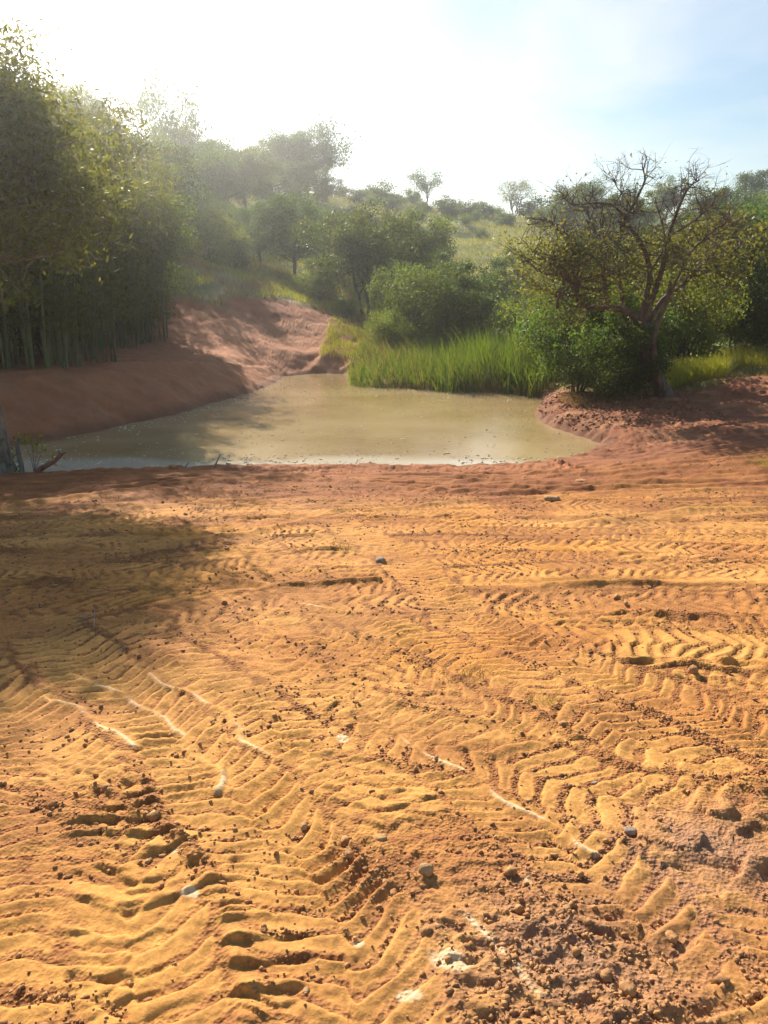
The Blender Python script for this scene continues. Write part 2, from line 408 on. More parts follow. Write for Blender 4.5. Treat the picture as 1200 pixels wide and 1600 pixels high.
for p_ in ([(436, 592), (500, 580), (560, 567), (612, 548)], [(440, 585), (500, 572), (550, 558), (590, 542)], [(405, 572), (450, 565), (520, 548), (560, 535)], [(0, 585), (150, 572), (300, 562), (400, 560)], [(0, 597), (150, 583), (280, 574), (380, 572)]):
    rut(p_, .30, .13)
for p_, s_ in (([(600, 795), (800, 778), (1000, 768), (1090, 764)], .07), ([(900, 815), (1080, 796), (1300, 792)], .08),
               ([(110, 806), (200, 794), (330, 786), (460, 776)], .07), ([(250, 850), (400, 828), (520, 800)], .06),
               ([(760, 912), (950, 912), (1250, 905)], .06), ([(340, 900), (440, 912), (560, 905)], .05)):
    rut(p_, s_*1.3, .04)
for p_ in ([(118, 1055), (215, 1098), (290, 1140), (345, 1200)], [(240, 1055), (330, 1090), (385, 1130), (430, 1170)], [(80, 1095), (140, 1120), (195, 1158)],
           [(680, 1408), (745, 1462), (830, 1532)], [(640, 1145), (690, 1180), (770, 1235), (860, 1285), (925, 1320)], [(455, 940), (500, 948), (540, 956)],
           [(350, 1190), (345, 1225)], [(830, 1380), (880, 1420), (930, 1440)]):
    rut(p_, .017, .010, 1.0)
for px_, py_, r_ in ((700, 1495, .05), (722, 1512, .03), (560, 1478, .028), (537, 1150, .035), (275, 1330, .018), (1090, 1120, .02), (590, 1528, .02), (300, 1390, .018), (640, 1550, .02)):
    g_ = on_ground(px_, py_); dd = np.hypot(fx-g_[0], fy-g_[1])
    pale = np.maximum(pale, sst(r_, r_*.5, dd+.05*noise(fx*18, fy*18, 93)))
# disturbed clods: lower right corner, centre heap of crumbs
crumb = np.abs(noise(fx*14, fy*14, 101))*.6+np.abs(noise(fx*29, fy*29, 102))*.5
for px_, py_, r_, a_ in ((1120, 1320, .30, .030), (850, 1480, .30, .010), (600, 1340, .22, .008), (1000, 1560, .25, .008), (1180, 1250, .25, .024)):
    g_ = on_ground(px_, py_); dd = np.hypot(fx-g_[0], fy-g_[1]); k_ = np.exp(-(dd/r_)**2)
    D = D + a_*k_*(np.round(2.2*noise(fx*5.5, fy*5.5, 103)+.4)*.6+.3); loose = np.maximum(loose, k_*.80)
D = D + (.012*crumb+.006*fbm(fx*40, fy*40, 2, 105))*loose*sst(10, 2, fy)*1.2 + .010*crumb*loose*sst(2, 8, fy)
D = D + .004*fbm(fx*22, fy*22, 2, 106)
# the shore line itself, small windrow of soil at the near edge; broken clods on the banks
sdn = SD[:j40]
D = D + sst(7.5, 10, fy)*sst(17, 14, fy)*(.022*np.clip(1-np.abs(noise(rx*.8, ry*3.4, 17))*3, -.3, 1)+.02*np.abs(noise(fx*6, fy*6, 18)))
near_shore = sst(16.5, 15, fy)*sst(0, .1, sdn)*sst(1.1, .25, sdn)
D = D*sst(.0, .6, sdn) + near_shore*(.035+.05*fbm(fx*2.5, fy*5, 3, 111))
rb = sst(3.2, 4.6, fx)*sst(4.5, 2.0, sdn)*sst(14.5, 16.0, fy)*sst(0, .15, sdn)
D = D + rb*(.10*np.abs(fbm(fx*3.2, fy*3.2, 4, 112))+.05*np.abs(noise(fx*9, fy*9, 113)))
rb2 = sst(5, 8, fx)*sst(16, 19, fy)*sst(30, 24, fy)
D = D + rb2*(.16*fbm(fx*.9, fy*.9, 4, 114)+.11*np.abs(noise(fx*5, fy*5, 115)))
lb = sst(-1, -4, fx)*sst(15.5, 18, fy)
D = D + lb*(.05*fbm(fx*.9, fy*.5, 4, 116) + .014*noise(fx*5+fy*2.5, fy*1.0-fx*.4, 117)+.02*np.abs(noise(fx*4, fy*4, 127))*sst(2.5, .3, sdn)*sst(6, 1, sdn))
cut = sst(34, 38, fy)*sst(.5, -3, fx+(-2))
D = D + cut*(.05*np.abs(noise(fx*1.1+fy*.7, fy*.5-fx*.2, 118)) + .10*fbm(fx*.7, fy*.7, 3, 119))
near_ = sst(15, 12, fy); D = D*(1-near_)+np.where(D < -.02, -.02+(D+.02)*.45, D)*near_
H[:j40] += D
# --- soil colours (what the soil is, not how it is lit)
yel = np.array([.56, .245, .046]); tan_ = np.array([.57, .280, .075]); red = np.array([.28, .098, .034]); brn = np.array([.27, .125, .052])
lw = np.ones(X.shape)*.4; lw[:j40] = loose
n1 = np.zeros(X.shape); n1[:j40] = fbm(fx*.35, fy*.55, 4, 121); n2 = np.zeros(X.shape); n2[:j40] = fbm(fx*.9, fy*1.3, 4, 122)
def mixc(a, b, k): return a*(1-k[..., None]) + b*k[..., None]
col = mixc(yel, tan_, sst(-.4, .4, n1 + .35*sst(5, 2, Y)))
col = mixc(col, red, np.clip(.52*sst(-.15, .4, n2+.25*sst(1.5, 0, np.abs(Y-5)))+.85*sst(8.0, 11.0, Y+1.3*n1), 0, 1))
fine_ = np.zeros(X.shape); fine_[:j40] = noise(fx*8, fy*13, 141)+.7*noise(fx*19, fy*26, 142)
lc = np.clip(1.25*lw-.18+.75*fine_*sst(.05, .35, lw), 0, 1)
col = mixc(col, np.array([.26, .100, .034]), .88*lc*sst(16.5, 13.5, Y))
gl_ = on_ground(870, 1500); grey = np.exp(-(((X-gl_[0])/.45)**2+((Y-gl_[1])/.32)**2))
gl_ = on_ground(1120, 1330); grey = grey + np.exp(-(((X-gl_[0])/.4)**2+((Y-gl_[1])/.3)**2))
col = mixc(col, np.array([.33, .20, .13]), np.clip(grey*.6, 0, 1)*np.clip(lw+.2, 0, 1))
rk = mixc(np.array([.39, .150, .066]), np.array([.24, .088, .040]), sst(2.5, 4.5, X))
col = mixc(col, 1.0*rk, sst(12, 14, Y))
col = mixc(col, np.array([.42, .20, .095]), sst(-.1, .45, n2)*sst(13, 16, Y)*(.6-.35*sst(28, 33, Y)))
col = mixc(col, np.array([.29, .080, .028]), sst(33, 37, Y)*sst(.7, 1.2, H)*.75)
wet = sst(.55, .0, SD)*(SD < 5); col = mixc(col, np.array([.16, .072, .04]), wet*.75)
# where vegetation has covered the soil
gg = fbm(X*.25, Y*.25, 4, 131)
g_right = sst(5.0, 7.0, X)*sst(20.2, 22.5, Y-.12*(X-6)+1.5*gg)
g_back = sst(37, 42, Y+3*gg)*sst(-1.5, .8, X) 
g_mound = sst(1.4, 2.1, H + .9*gg)*sst(36, 38, Y)
g_mound = g_mound*sst(1.5, -.5, X)
veg = np.clip(np.maximum(np.maximum(np.maximum(g_right, g_back), g_mound), sst(44.5, 46.5, Y+1.6*gg)), 0, 1)
veg = np.maximum(veg, sst(-9.5, -11.5, X+.28*(Y-20)+.5*gg)*sst(18, 22, Y)*.5)
hillc = mixc(np.array([.29, .265, .060]), np.array([.16, .185, .042]), sst(-.35, .35, fbm(X*.12, Y*.12, 4, 133)))
hillc = mixc(hillc, np.array([.21, .165, .06]), sst(.05, .5, fbm(X*.4, Y*.4, 4, 134))*.8)
mdry = sst(60, 48, Y)*sst(3, -2, X); hillc = mixc(hillc, np.array([.20, .16, .075]), mdry*.7)
col = mixc(col, hillc, veg)
pfull = np.zeros(X.shape); pfull[:j40] = pale; col = mixc(col, np.array([.72, .52, .31]), np.clip(pfull, 0, 1)*.8)
lw = lw*(1-veg)
rgba = np.concatenate([col, np.ones(X.shape+(1,))], -1)
ny = len(ys); I = np.arange(ny*NX).reshape(ny, NX)
quads = np.stack([I[:-1, :-1], I[:-1, 1:], I[1:, 1:], I[1:, :-1]], -1).reshape(-1, 4)
V = np.stack([X, Y, H], -1).reshape(-1, 3)
ground = mesh_obj('ground', V, quads, M['earth'], smooth=True, attrs={'soil': rgba.reshape(-1, 4), 'loose': lw.ravel()})
tag(ground, kind='structure', label='worked orange earth with wheel tracks rising to a grassy hill')
def gz(x, y):
    """height of the finished ground sheet"""
    j = int(np.clip(np.searchsorted(ys, y), 1, ny-1)); 
    r_ = X[j]; i = int(np.clip(np.searchsorted(r_, x), 1, NX-1)); return float(H[j, i])
def gzv(x, y):
    j = np.clip(np.searchsorted(ys, y), 1, ny-1)
    j = j-((y-ys[j-1]) < (ys[j]-y))
    q = np.clip(x/hw[j], -1, 1); i = np.clip(np.searchsorted(sx, q), 1, NX-1); i = i-((q-sx[i-1]) < (sx[i]-q))
    return np.where(y < 14, np.minimum(H[j, i], np.minimum(H[np.maximum(j-1, 0), i], H[j, np.maximum(i-1, 0)])+.004), H[j, i]), veg[j, i], lw[j, i], SD[j, i]

# ------------------------------------------------------------------ water
def water():
    m, t, p, o = material('muddy_water')
    tcn = nd(t, 'ShaderNodeTexCoord')
    n1 = nd(t, 'ShaderNodeTexNoise'); n1.inputs['Scale'].default_value = .35; n1.inputs['Detail'].default_value = 5
    rp = nd(t, 'ShaderNodeValToRGB'); rp.color_ramp.elements[0].color = (.33, .222, .096, 1); rp.color_ramp.elements[1].color = (.46, .335, .175, 1)
    rp.color_ramp.elements[0].position = .35; rp.color_ramp.elements[1].position = .65
    mpn = nd(t, 'ShaderNodeMapping'); mpn.inputs['Scale'].default_value = (1, 2.2, 1)
    n2 = nd(t, 'ShaderNodeTexNoise'); n2.inputs['Scale'].default_value = 5.5; n2.inputs['Detail'].default_value = 4; n2.inputs['Roughness'].default_value = .6
    # floating specks of foam and dust
    vo = nd(t, 'ShaderNodeTexNoise'); vo.inputs['Scale'].default_value = 14; vo.inputs['Detail'].default_value = 3
    rf = nd(t, 'ShaderNodeMapRange'); rf.inputs['From Min'].default_value = .66; rf.inputs['From Max'].default_value = .72
    mxn = nd(t, 'ShaderNodeMix', data_type='RGBA'); mxn.inputs['B'].default_value = (.55, .48, .33, 1)
    t.links.new(tcn.outputs['Object'], n1.inputs['Vector']); t.links.new(tcn.outputs['Object'], mpn.inputs[0])
    t.links.new(mpn.outputs[0], n2.inputs['Vector']); t.links.new(mpn.outputs[0], vo.inputs['Vector'])
    t.links.new(n1.outputs['Fac'], rp.inputs[0]); t.links.new(vo.outputs['Fac'], rf.inputs['Value'])
    t.links.new(rp.outputs[0], mxn.inputs['A']); t.links.new(rf.outputs[0], mxn.inputs['Factor'])
    # near shore band: bright sky reflection painted into the colour, with some scum film
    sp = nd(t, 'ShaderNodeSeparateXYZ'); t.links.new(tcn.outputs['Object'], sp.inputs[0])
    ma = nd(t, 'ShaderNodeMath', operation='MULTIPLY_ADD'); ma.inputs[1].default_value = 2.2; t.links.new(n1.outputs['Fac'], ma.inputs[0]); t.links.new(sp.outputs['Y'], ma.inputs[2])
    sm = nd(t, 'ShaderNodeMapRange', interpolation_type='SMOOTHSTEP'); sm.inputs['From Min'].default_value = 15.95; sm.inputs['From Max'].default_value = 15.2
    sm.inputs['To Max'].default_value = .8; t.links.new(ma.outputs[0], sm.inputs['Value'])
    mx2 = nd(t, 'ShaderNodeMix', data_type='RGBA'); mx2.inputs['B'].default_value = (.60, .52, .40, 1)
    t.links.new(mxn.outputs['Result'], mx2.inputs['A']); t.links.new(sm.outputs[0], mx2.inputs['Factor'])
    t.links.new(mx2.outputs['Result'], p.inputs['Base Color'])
    p.inputs['Roughness'].default_value = .07; p.inputs['IOR'].default_value = 1.33
    bp = nd(t, 'ShaderNodeBump'); bp.inputs['Strength'].default_value = .4; bp.inputs['Distance'].default_value = .012
    t.links.new(n2.outputs['Fac'], bp.inputs['Height']); t.links.new(bp.outputs[0], p.inputs['Normal'])
    return m
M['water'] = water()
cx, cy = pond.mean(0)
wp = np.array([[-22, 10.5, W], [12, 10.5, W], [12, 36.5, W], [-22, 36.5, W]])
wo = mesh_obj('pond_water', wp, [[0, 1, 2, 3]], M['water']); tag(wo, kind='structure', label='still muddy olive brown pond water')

rng = np.random.RandomState(61)
fp = rng.uniform([-9, 13.2], [5.5, 32], (9000, 2)); fs = pond_sd(fp[:, 0], fp[:, 1])
fk = (fs < -.08) & (rng.rand(len(fp)) < .10+.9*np.exp(fs/.9)*.5+.9*sst(16, 13.6, fp[:, 1])) & (fbm(fp[:, 0]*.6, fp[:, 1]*1.5, 3, 62) > -.12)
fp = fp[fk]; nf = len(fp); th = rng.rand(nf, 1)*6.28+np.arange(6)[None]/6*6.28; rr = (.010+.030*rng.rand(nf, 1)**3)*(.7+.6*rng.rand(nf, 6))*(.8+fp[:, 1:2]*.012)
top_ = np.stack([fp[:, :1]+rr*np.cos(th), fp[:, 1:2]+rr*.8*np.sin(th), np.full((nf, 6), W+.012)], -1); bot_ = top_.copy(); bot_[:, :, 2] = W-.01
FV = np.concatenate([top_, bot_], 1).reshape(-1, 3); b0 = (np.arange(nf)*12)[:, None]
FQ = np.concatenate([np.concatenate([b0+i, b0+6+i, b0+6+(i+1) % 6, b0+(i+1) % 6], 1) for i in range(6)]+[np.concatenate([b0, b0+1, b0+2, b0+3], 1), np.concatenate([b0, b0+3, b0+4, b0+5], 1)])
M['foam'] = bark_mat('foam', (.36, .29, .16), (.66, .58, .42), 3)
tag(mesh_obj('floating_flecks', FV, FQ, M['foam']), 'pale flecks of foam and leaf litter floating on the muddy pond', 'floating debris', kind='stuff')

# ------------------------------------------------------------------ plant building
class Wood:
    def __init__(s): s.V = []; s.F = []; s.n = 0
    def tube(s, P, r, sides=6):
        P = np.asarray(P, float); k = len(P); r = np.asarray(r, float)*np.ones(k)
        T_ = np.gradient(P, axis=0); T_ /= np.linalg.norm(T_, axis=1)[:, None]+1e-9
        ref = np.array([0, 0, 1.]) if abs(T_[0, 2]) < .8 else np.array([1., 0, 0])
        A = np.cross(T_, ref); A /= np.linalg.norm(A, axis=1)[:, None]+1e-9; B = np.cross(T_, A)
        th = np.arange(sides)/sides*2*math.pi
        ring = P[:, None]+r[:, None, None]*(A[:, None]*np.cos(th)[None, :, None]+B[:, None]*np.sin(th)[None, :, None])
        s.V.append(ring.reshape(-1, 3))
        I = np.arange(k*sides).reshape(k, sides)+s.n; J = np.roll(I, -1, 1)
        s.F.append(np.stack([I[:-1], J[:-1], J[1:], I[1:]], -1).reshape(-1, 4)); s.n += k*sides
    def build(s, name, mat, parent=None):
        return mesh_obj(name, np.concatenate(s.V), np.concatenate(s.F), mat, parent, smooth=True)
def leaves(Pc, size, rng, droop=0., aspect=2.2, up=0.25, fold=True):
    """one pointed leaf (a folded rhombus) per centre"""
    n = len(Pc)
    d = rng.normal(size=(n, 3)); d[:, 2] = d[:, 2]*(1-abs(droop)*.6) - droop*1.4; d /= np.linalg.norm(d, axis=1)[:, None]
    nn = rng.normal(size=(n, 3)); nn[:, 2] += up*3
    sd_ = np.cross(d, nn); sd_ /= np.linalg.norm(sd_, axis=1)[:, None]+1e-9
    L = size*(.6+.8*rng.rand(n))[:, None]; Wd = L/aspect
    V = np.stack([Pc-d*L*.5, Pc+sd_*Wd*.5, Pc+d*L*.5, Pc-sd_*Wd*.5], 1).reshape(-1, 3)
    Fq = np.arange(4*n).reshape(n, 4)
    r_ = np.repeat(rng.rand(n), 4)
    return V, Fq, r_
def leaf_obj(name, Pc, size, rng, mat, parent, **k):
    V, Fq, r_ = leaves(Pc, size, rng, **k)
    return mesh_obj(name, V, Fq, mat, parent, attrs={'rnd': r_})
def limb(w_, tips, p, d, L, r, lvl, rng, up=.12, wig=.25, kids=3, sides=5):
    n = 5; P = [p]; dd = d/np.linalg.norm(d)
    for i in range(n-1):
        dd = dd + rng.normal(size=3)*wig*.45 + np.array([0, 0, up*.35]); dd /= np.linalg.norm(dd); P.append(P[-1]+dd*L/(n-1))
    P = np.array(P); rr = np.linspace(r, r*.45, n)
    w_.tube(P, rr, max(3, sides))
    if lvl == 0:
        tips.append(P[-1]); tips.append(P[-2]); tips.append(P[-3]); return
    for k in range(kids):
        f = .35+.65*(k+rng.rand())/kids; i = min(n-2, int(f*(n-1))); q = P[i]*(1-(f*(n-1)-i))+P[i+1]*(f*(n-1)-i) if f < 1 else P[-1]
        e = dd + rng.normal(size=3)*.75; e[2] = e[2]*.7+up
        limb(w_, tips, q, e, L*(.5+.25*rng.rand()), r*.5, lvl-1, rng, up, wig, kids, sides-1)
    tips.append(P[-1])
def canopy(name, seed, h, wd, cl, nl, ls, mat, bark, trunk_r=None, base_f=.25, stems=1, flat=.8, hollow=.0, sparse=1.0, part='crown', aspect=2.0, lean=0):
    """tree or shrub: trunk(s), limbs reaching every leaf clump, leaves through the crown's volume"""
    rng = np.random.RandomState(seed); root = empty(name, (0, 0, 0)); w_ = Wood()
    r0 = trunk_r or h*.022
    zc = h*(base_f+1)/2; rz_ = h*(1-base_f)/2; rx_ = wd/2
    cs = []
    while len(cs) < cl:
        v = rng.normal(size=3); v /= np.linalg.norm(v); q = rng.rand()**(.33 if hollow == 0 else .15)
        lob = 1+.22*math.sin(3*math.atan2(v[1], v[0])+seed)+.18*math.sin(5*v[2]+seed*2)
        c = np.array([v[0]*rx_*q*lob, v[1]*rx_*q*lob, zc+v[2]*rz_*q*(.92+.12*math.sin(seed+4*v[0]))])
        if c[2] < h*base_f*.8: continue
        cs.append(c)
    cs = np.array(cs)
    trs = []
    for k in range(stems):
        a = 2*math.pi*k/stems+rng.rand(); sp = 0 if stems == 1 else rx_*.35
        top = np.array([math.cos(a)*sp+lean, math.sin(a)*sp, h*(base_f+.35*(1-base_f))])
        st = np.array([math.cos(a)*r0*1.3, math.sin(a)*r0*1.3, -.15]) if stems > 1 else np.array([0, 0, -.15])
        P = np.array([st+(top-st)*f+rng.normal(size=3)*h*.012*(0 < i < 5) for i, f in enumerate(np.linspace(0, 1, 6))])
        rr = r0*np.linspace(1.15, .62, 6)/(1 if stems == 1 else 1.5); w_.tube(P, rr, 8); trs.append(P)
    for c in cs[::1 if cl < 60 else 2]:
        P0 = trs[rng.randint(stems)]; s0 = P0[rng.randint(2, 6)]
        mid = (s0+c)/2+rng.normal(size=3)*h*.03; mid[2] += abs(c[2]-s0[2])*.05
        w_.tube([s0, (s0+mid)/2+rng.normal(size=3)*h*.01, mid, (mid+c)/2+rng.normal(size=3)*h*.01, c], r0*np.linspace(.34, .07, 5), 4)
    pts = []
    cr_ = wd*.5/(cl**(1/3.))*1.05
    for c in cs:
        s_ = cr_*(.65+.7*rng.rand()); n = int(nl*(.6+.8*rng.rand())*sparse)
        v = rng.normal(size=(n, 3)); v /= np.linalg.norm(v, axis=1)[:, None]; rr = rng.rand(n)**.45
        v = v*rr[:, None]*s_*np.array([1.15, 1.15, flat]); v += rng.normal(size=(n, 3))*s_*.14
        pts.append(c+v)
    pts = np.concatenate(pts); pts = pts[pts[:, 2] > .05]
    w_.build('trunk' if stems == 1 else 'stems', bark, root)
    leaf_obj(part, pts, ls, rng, mat, root, aspect=aspect)
    return root
USED = {}
def put(proto, x, y, sc_=1.0, rz=0., label=None, cat=None, group=None, sz=None, name=None, sink=.05, z=None):
    if proto.name in USED: o = copy_tree(proto)
    else: o = proto; USED[proto.name] = 1
    if name: o.name = name
    o.location = (x, y, (hz(x, y) if z is None else z)-sink); o.rotation_euler = (0, 0, rz)
    o.scale = (sc_, sc_, sc_*(sz or 1)); tag(o, label, cat, group)
    return o
def X_(px, Yd): return (px-600)/F*Yd*.985

# ---- protos
pA = canopy('broadleaf_tree', 11, 8, 8.0, 70, 260, .20, M['leaf_dark'], M['bark_dark'], base_f=.22)
pB = canopy('broadleaf_tree', 12, 7, 7.0, 60, 260, .18, M['leaf_mid'], M['bark_dark'], base_f=.28, stems=3)
pC = canopy('broadleaf_tree', 13, 9, 6.5, 60, 260, .20, M['leaf_mid'], M['bark_grey'], base_f=.30)
pD = canopy('broadleaf_tree', 17, 6, 6.4, 55, 180, .20, M['leaf_olive'], M['bark_grey'], base_f=.35, flat=.6)
sA = canopy('shrub', 21, 3.4, 4.2, 55, 260, .11, M['leaf_mid'], M['bark_dark'], base_f=.03, stems=5, trunk_r=.05, part='foliage')
sB = canopy('shrub', 22, 3.0, 3.4, 50, 260, .10, M['leaf_light'], M['bark_dark'], base_f=.03, stems=6, trunk_r=.04, part='foliage')
sC = canopy('shrub', 23, 4.2, 3.6, 60, 260, .11, M['leaf_dark'], M['bark_dark'], base_f=.05, stems=4, trunk_r=.06, part='foliage')
hB = canopy('hill_bush', 31, 3.0, 3.8, 24, 110, .26, M['leaf_dark'], M['bark_dark'], base_f=.0, stems=3, trunk_r=.06, part='foliage')
hC = canopy('hill_bush', 32, 2.2, 3.2, 20, 110, .24, M['leaf_mid'], M['bark_dark'], base_f=.0, stems=3, trunk_r=.05, part='foliage')
sparse = canopy('skyline_tree', 41, 7, 7.5, 34, 90, .24, M['leaf_dark'], M['bark_grey'], base_f=.38, flat=.5, trunk_r=.16)
rnd_t = canopy('skyline_tree', 42, 6, 7.0, 90, 60, .16, M['leaf_olive'], M['bark_grey'], base_f=.30, stems=4, trunk_r=.12, sparse=.8)

# ---- the middle group beside the track and behind the reeds
def hp(px, Yd, **k): return X_(px, Yd), Yd
put(pB, *hp(575, 50), 1.0, .3, 'large spreading tree with forked bare trunks, behind the end of the red track', 'tree')
put(pC, *hp(655, 56), .82, 1.3, 'tall rounded tree touching the right side of the large forked valley tree', 'tree')
put(pA, *hp(465, 60), .78, 2.1, 'dark dense tree behind the end of the grassy mound crest', 'tree')
put(pA, *hp(415, 62), .62, 4.1, 'small dark tree at the back of the mound, left of the denser dark tree', 'tree', sz=.9)
put(sB, *hp(340, 52), 1.15, 1.0, 'sunlit yellow green bush standing on the top of the grassy mound', 'shrub', sz=1.1)
put(sC, *hp(372, 56), 1.0, 2.6, 'dark bush just right of the sunlit bush on the mound', 'shrub')
put(sB, *hp(603, 37.5), .72, .4, 'light green bush standing over the broken bank beside the end of the red track', 'shrub')
put(sA, *hp(668, 38.5), 1.12, 2.2, 'big round grey green shrub behind the left end of the reeds', 'shrub', sz=1.1)
put(sC, *hp(720, 40), 1.15, 1.1, 'tall dark shrub rising behind the middle of the reeds', 'shrub')
put(sA, *hp(640, 42), 1.0, 5.1, 'dark rounded shrub behind the light green bush on the bank', 'shrub', sz=1.2)
put(sC, *hp(800, 47), .8, 3.4, 'small dark shrub at the foot of the yellow slope', 'shrub')
put(sC, *hp(790, 60), 1.1, 4.4, 'dark shrub halfway up the yellow slope', 'shrub')
put(sB, *hp(858, 28), .95, 5.0, 'fresh green bush behind the right end of the reeds', 'shrub', sz=1.15)
put(sA, *hp(500, 49), .62, 1.9, 'low bush at the right foot of the grassy mound', 'shrub')
put(sB, *hp(545, 47), .5, 1.2, 'small bush under the forked valley tree', 'shrub', sz=.8)
put(sC, *hp(530, 66), 1.3, 3, 'dark bush behind the left side of the forked valley tree', 'shrub')
# ---- right side thicket
put(sC, *hp(905, 22.3), .92, .6, 'dense dark thicket at the water corner left of the leaning tree', 'shrub')
put(sC, *hp(972, 21.0), .66, 3.0, 'dark leafy thicket between the water corner thicket and the leaning trunk', 'shrub', sz=1.15)
put(sC, *hp(968, 19.9), .52, 5.0, 'dark bush hugging the left side of the leaning trunk', 'shrub')
put(sC, *hp(930, 24.5), .95, 4.0, 'tall dark bush behind the thickets at the water corner', 'shrub', sz=1.05)
put(sB, *hp(1060, 26), 1.0, 1.0, 'light green leafy shrub right behind the leaning tree trunk', 'shrub', sz=1.25)
put(sB, *hp(1015, 27), .9, 2.0, 'green shrub showing left of the leaning trunk', 'shrub', sz=1.2)
put(pD, *hp(1100, 31), .95, 1.0, 'olive brown tree with drooping crown behind the yellow grass', 'tree')
put(pA, *hp(1175, 36), .80, 3.0, 'dark dense tree at the right edge of the picture', 'tree')
put(pC, *hp(1260, 33), .75, 2.0, 'tree mostly cut off by the right edge of the picture', 'tree')
put(sC, *hp(1150, 30), 1.05, 1.4, 'dark bush under the dense tree at the right edge', 'shrub')
put(sA, *hp(1205, 29), .95, 2.4, 'dark bush with pale stems at the right edge behind the yellow grass', 'shrub')
put(pA, *hp(905, 44), .70, 5.0, 'dark tree showing through the left half of the bare crown', 'tree')
put(pC, *hp(985, 48), .72, .2, 'tree showing through the middle of the bare crown', 'tree')
put(pB, *hp(1060, 50), .95, 2.9, 'tree far behind the right half of the bare crown', 'tree')
put(pA, *hp(1140, 55), .95, .9, 'large dark tree on the rise behind the right edge thicket', 'tree')
put(pB, *hp(1230, 50), .95, 4.9, 'tree behind the thicket, half out of the picture on the right', 'tree')
put(pA, *hp(520, 74), .62, 1.0, 'dark tree on the lower slope between the mound and the forked valley tree', 'tree')
put(pB, *hp(610, 64), .72, 3.7, 'rounded tree showing between the forked valley tree and its tall neighbour', 'tree')
put(sC, *hp(700, 50), 1.25, 2.9, 'dark tall bush right of the valley trees at the foot of the yellow slope', 'shrub')
put(sA, *hp(745, 44), .85, 4.0, 'grey green bush at the right end of the shrubs behind the reeds', 'shrub')
put(sC, *hp(845, 40), 1.0, 1.0, 'dark shrub between the yellow slope and the bare crowned tree', 'shrub')
put(sB, *hp(825, 31), .62, 2.0, 'small fresh bush standing at the back of the reeds', 'shrub')
put(pC, *hp(870, 100), .75, 2.2, 'tree near the hilltop left of the bare crown', 'tree')
put(pA, *hp(960, 96), .85, 1.2, 'large tree near the hilltop behind the bare crown', 'tree')
put(pA, *hp(1085, 92), .9, 5.2, 'broad tree near the hilltop behind the right half of the bare crown', 'tree')
put(pB, *hp(1180, 90), 1.0, 4.2, 'broad tree on the upper slope at the right edge', 'tree')
# ---- left wooded hillside
rng = np.random.RandomState(5)
LF = [(40, 50, 1.1), (110, 54, 1.05), (190, 52, 1.0), (255, 58, 1.0), (150, 66, 1.15), (215, 70, 1.1), (275, 74, 1.05), (325, 70, .8), (60, 72, 1.3), (120, 84, 1.2),
      (345, 84, 1.05), (300, 90, 1.05), (240, 95, 1.15), (365, 98, .95), (395, 90, .95), (330, 110, 1.0), (180, 100, 1.2), (385, 112, .95), (425, 100, .95), (-60, 60, 1.3), (-120, 80, 1.3), (20, 95, 1.3), (350, 64, .6)]
pr = [pA, pC, pB, pA, pC]
def ordinals(items, key, text):
    W_ = ['leftmost', 'second', 'third', 'fourth', 'fifth', 'sixth', 'seventh', 'eighth', 'ninth', 'tenth', 'eleventh', 'twelfth', 'thirteenth', 'fourteenth', 'fifteenth', 'sixteenth', 'seventeenth', 'eighteenth', 'nineteenth', 'twentieth', 'twenty first', 'twenty second', 'twenty third', 'twenty fourth', 'twenty fifth', 'twenty sixth', 'twenty seventh', 'twenty eighth', 'twenty ninth', 'thirtieth']
    out_ = [None]*len(items); rows_ = {}
    for i, it in enumerate(items): rows_.setdefault(key(it), []).append(i)
    for rname, ids in rows_.items():
        for n_, i in enumerate(sorted(ids, key=lambda q: items[q][0])):
            wd_ = W_[n_]+('' if n_ == 0 else ' from the left'); out_[i] = text % (wd_, rname)
    return out_
LFL = ordinals(LF, lambda t: 'lowest' if t[1] < 62 else ('middle' if t[1] < 82 else 'highest'), 'hazy tree of the left hillside wood, %s in its %s row')
for i, (px, Yd, s_) in enumerate(LF):
    x = X_(px, Yd)
    put(pr[i % 5], x, Yd, s_*(.92+.16*rng.rand()), rng.rand()*6.3, LFL[i], 'tree', 'trees of the left hillside wood', sz=.9+.2*rng.rand())
# ---- skyline
put(pA, *hp(455, 118), 1.25, .5, 'broad dark tree on the skyline above the grassy mound', 'tree', sz=.9)
put(pA, *hp(488, 120), 1.15, 2.5, 'dark domed tree on the skyline, right beside the broad dark skyline tree', 'tree', sz=1.0)
put(sparse, *hp(514, 118), 1.05, 2.5, 'thin open tree on the skyline at the right end of the dark skyline clump', 'tree', sz=1.45)
put(pC, *hp(430, 124), .9, 1.5, 'rounded skyline tree at the left end of the dark skyline clump', 'tree')
put(pA, *hp(470, 108), .8, 3.5, 'dark tree on the slope just below the skyline clump', 'tree')
put(pC, *hp(510, 106), .7, 4.5, 'tree on the slope below the thin open skyline tree', 'tree')
put(sparse, *hp(663, 128), .85, .5, 'flat topped open tree alone on the middle of the skyline', 'tree')
put(rnd_t, *hp(793, 130), 1.0, 1.5, 'rounded twiggy tree on the skyline above the yellow slope', 'tree')
put(sparse, *hp(296, 92), 1.1, 1.0, 'nearly bare tree poking out of the left hillside canopy', 'tree', sz=1.9)
put(pA, *hp(905, 118), .85, 1.5, 'dark skyline tree just left of the bare crown', 'tree')
put(pC, *hp(1020, 120), .85, 3.5, 'skyline tree behind the bare crown', 'tree')
put(pA, *hp(1150, 118), 1.0, 2.5, 'dark skyline tree right of the bare crown', 'tree')
put(pB, *hp(1195, 122), 1.0, 2.5, 'dark skyline tree at the right edge of the picture', 'tree')
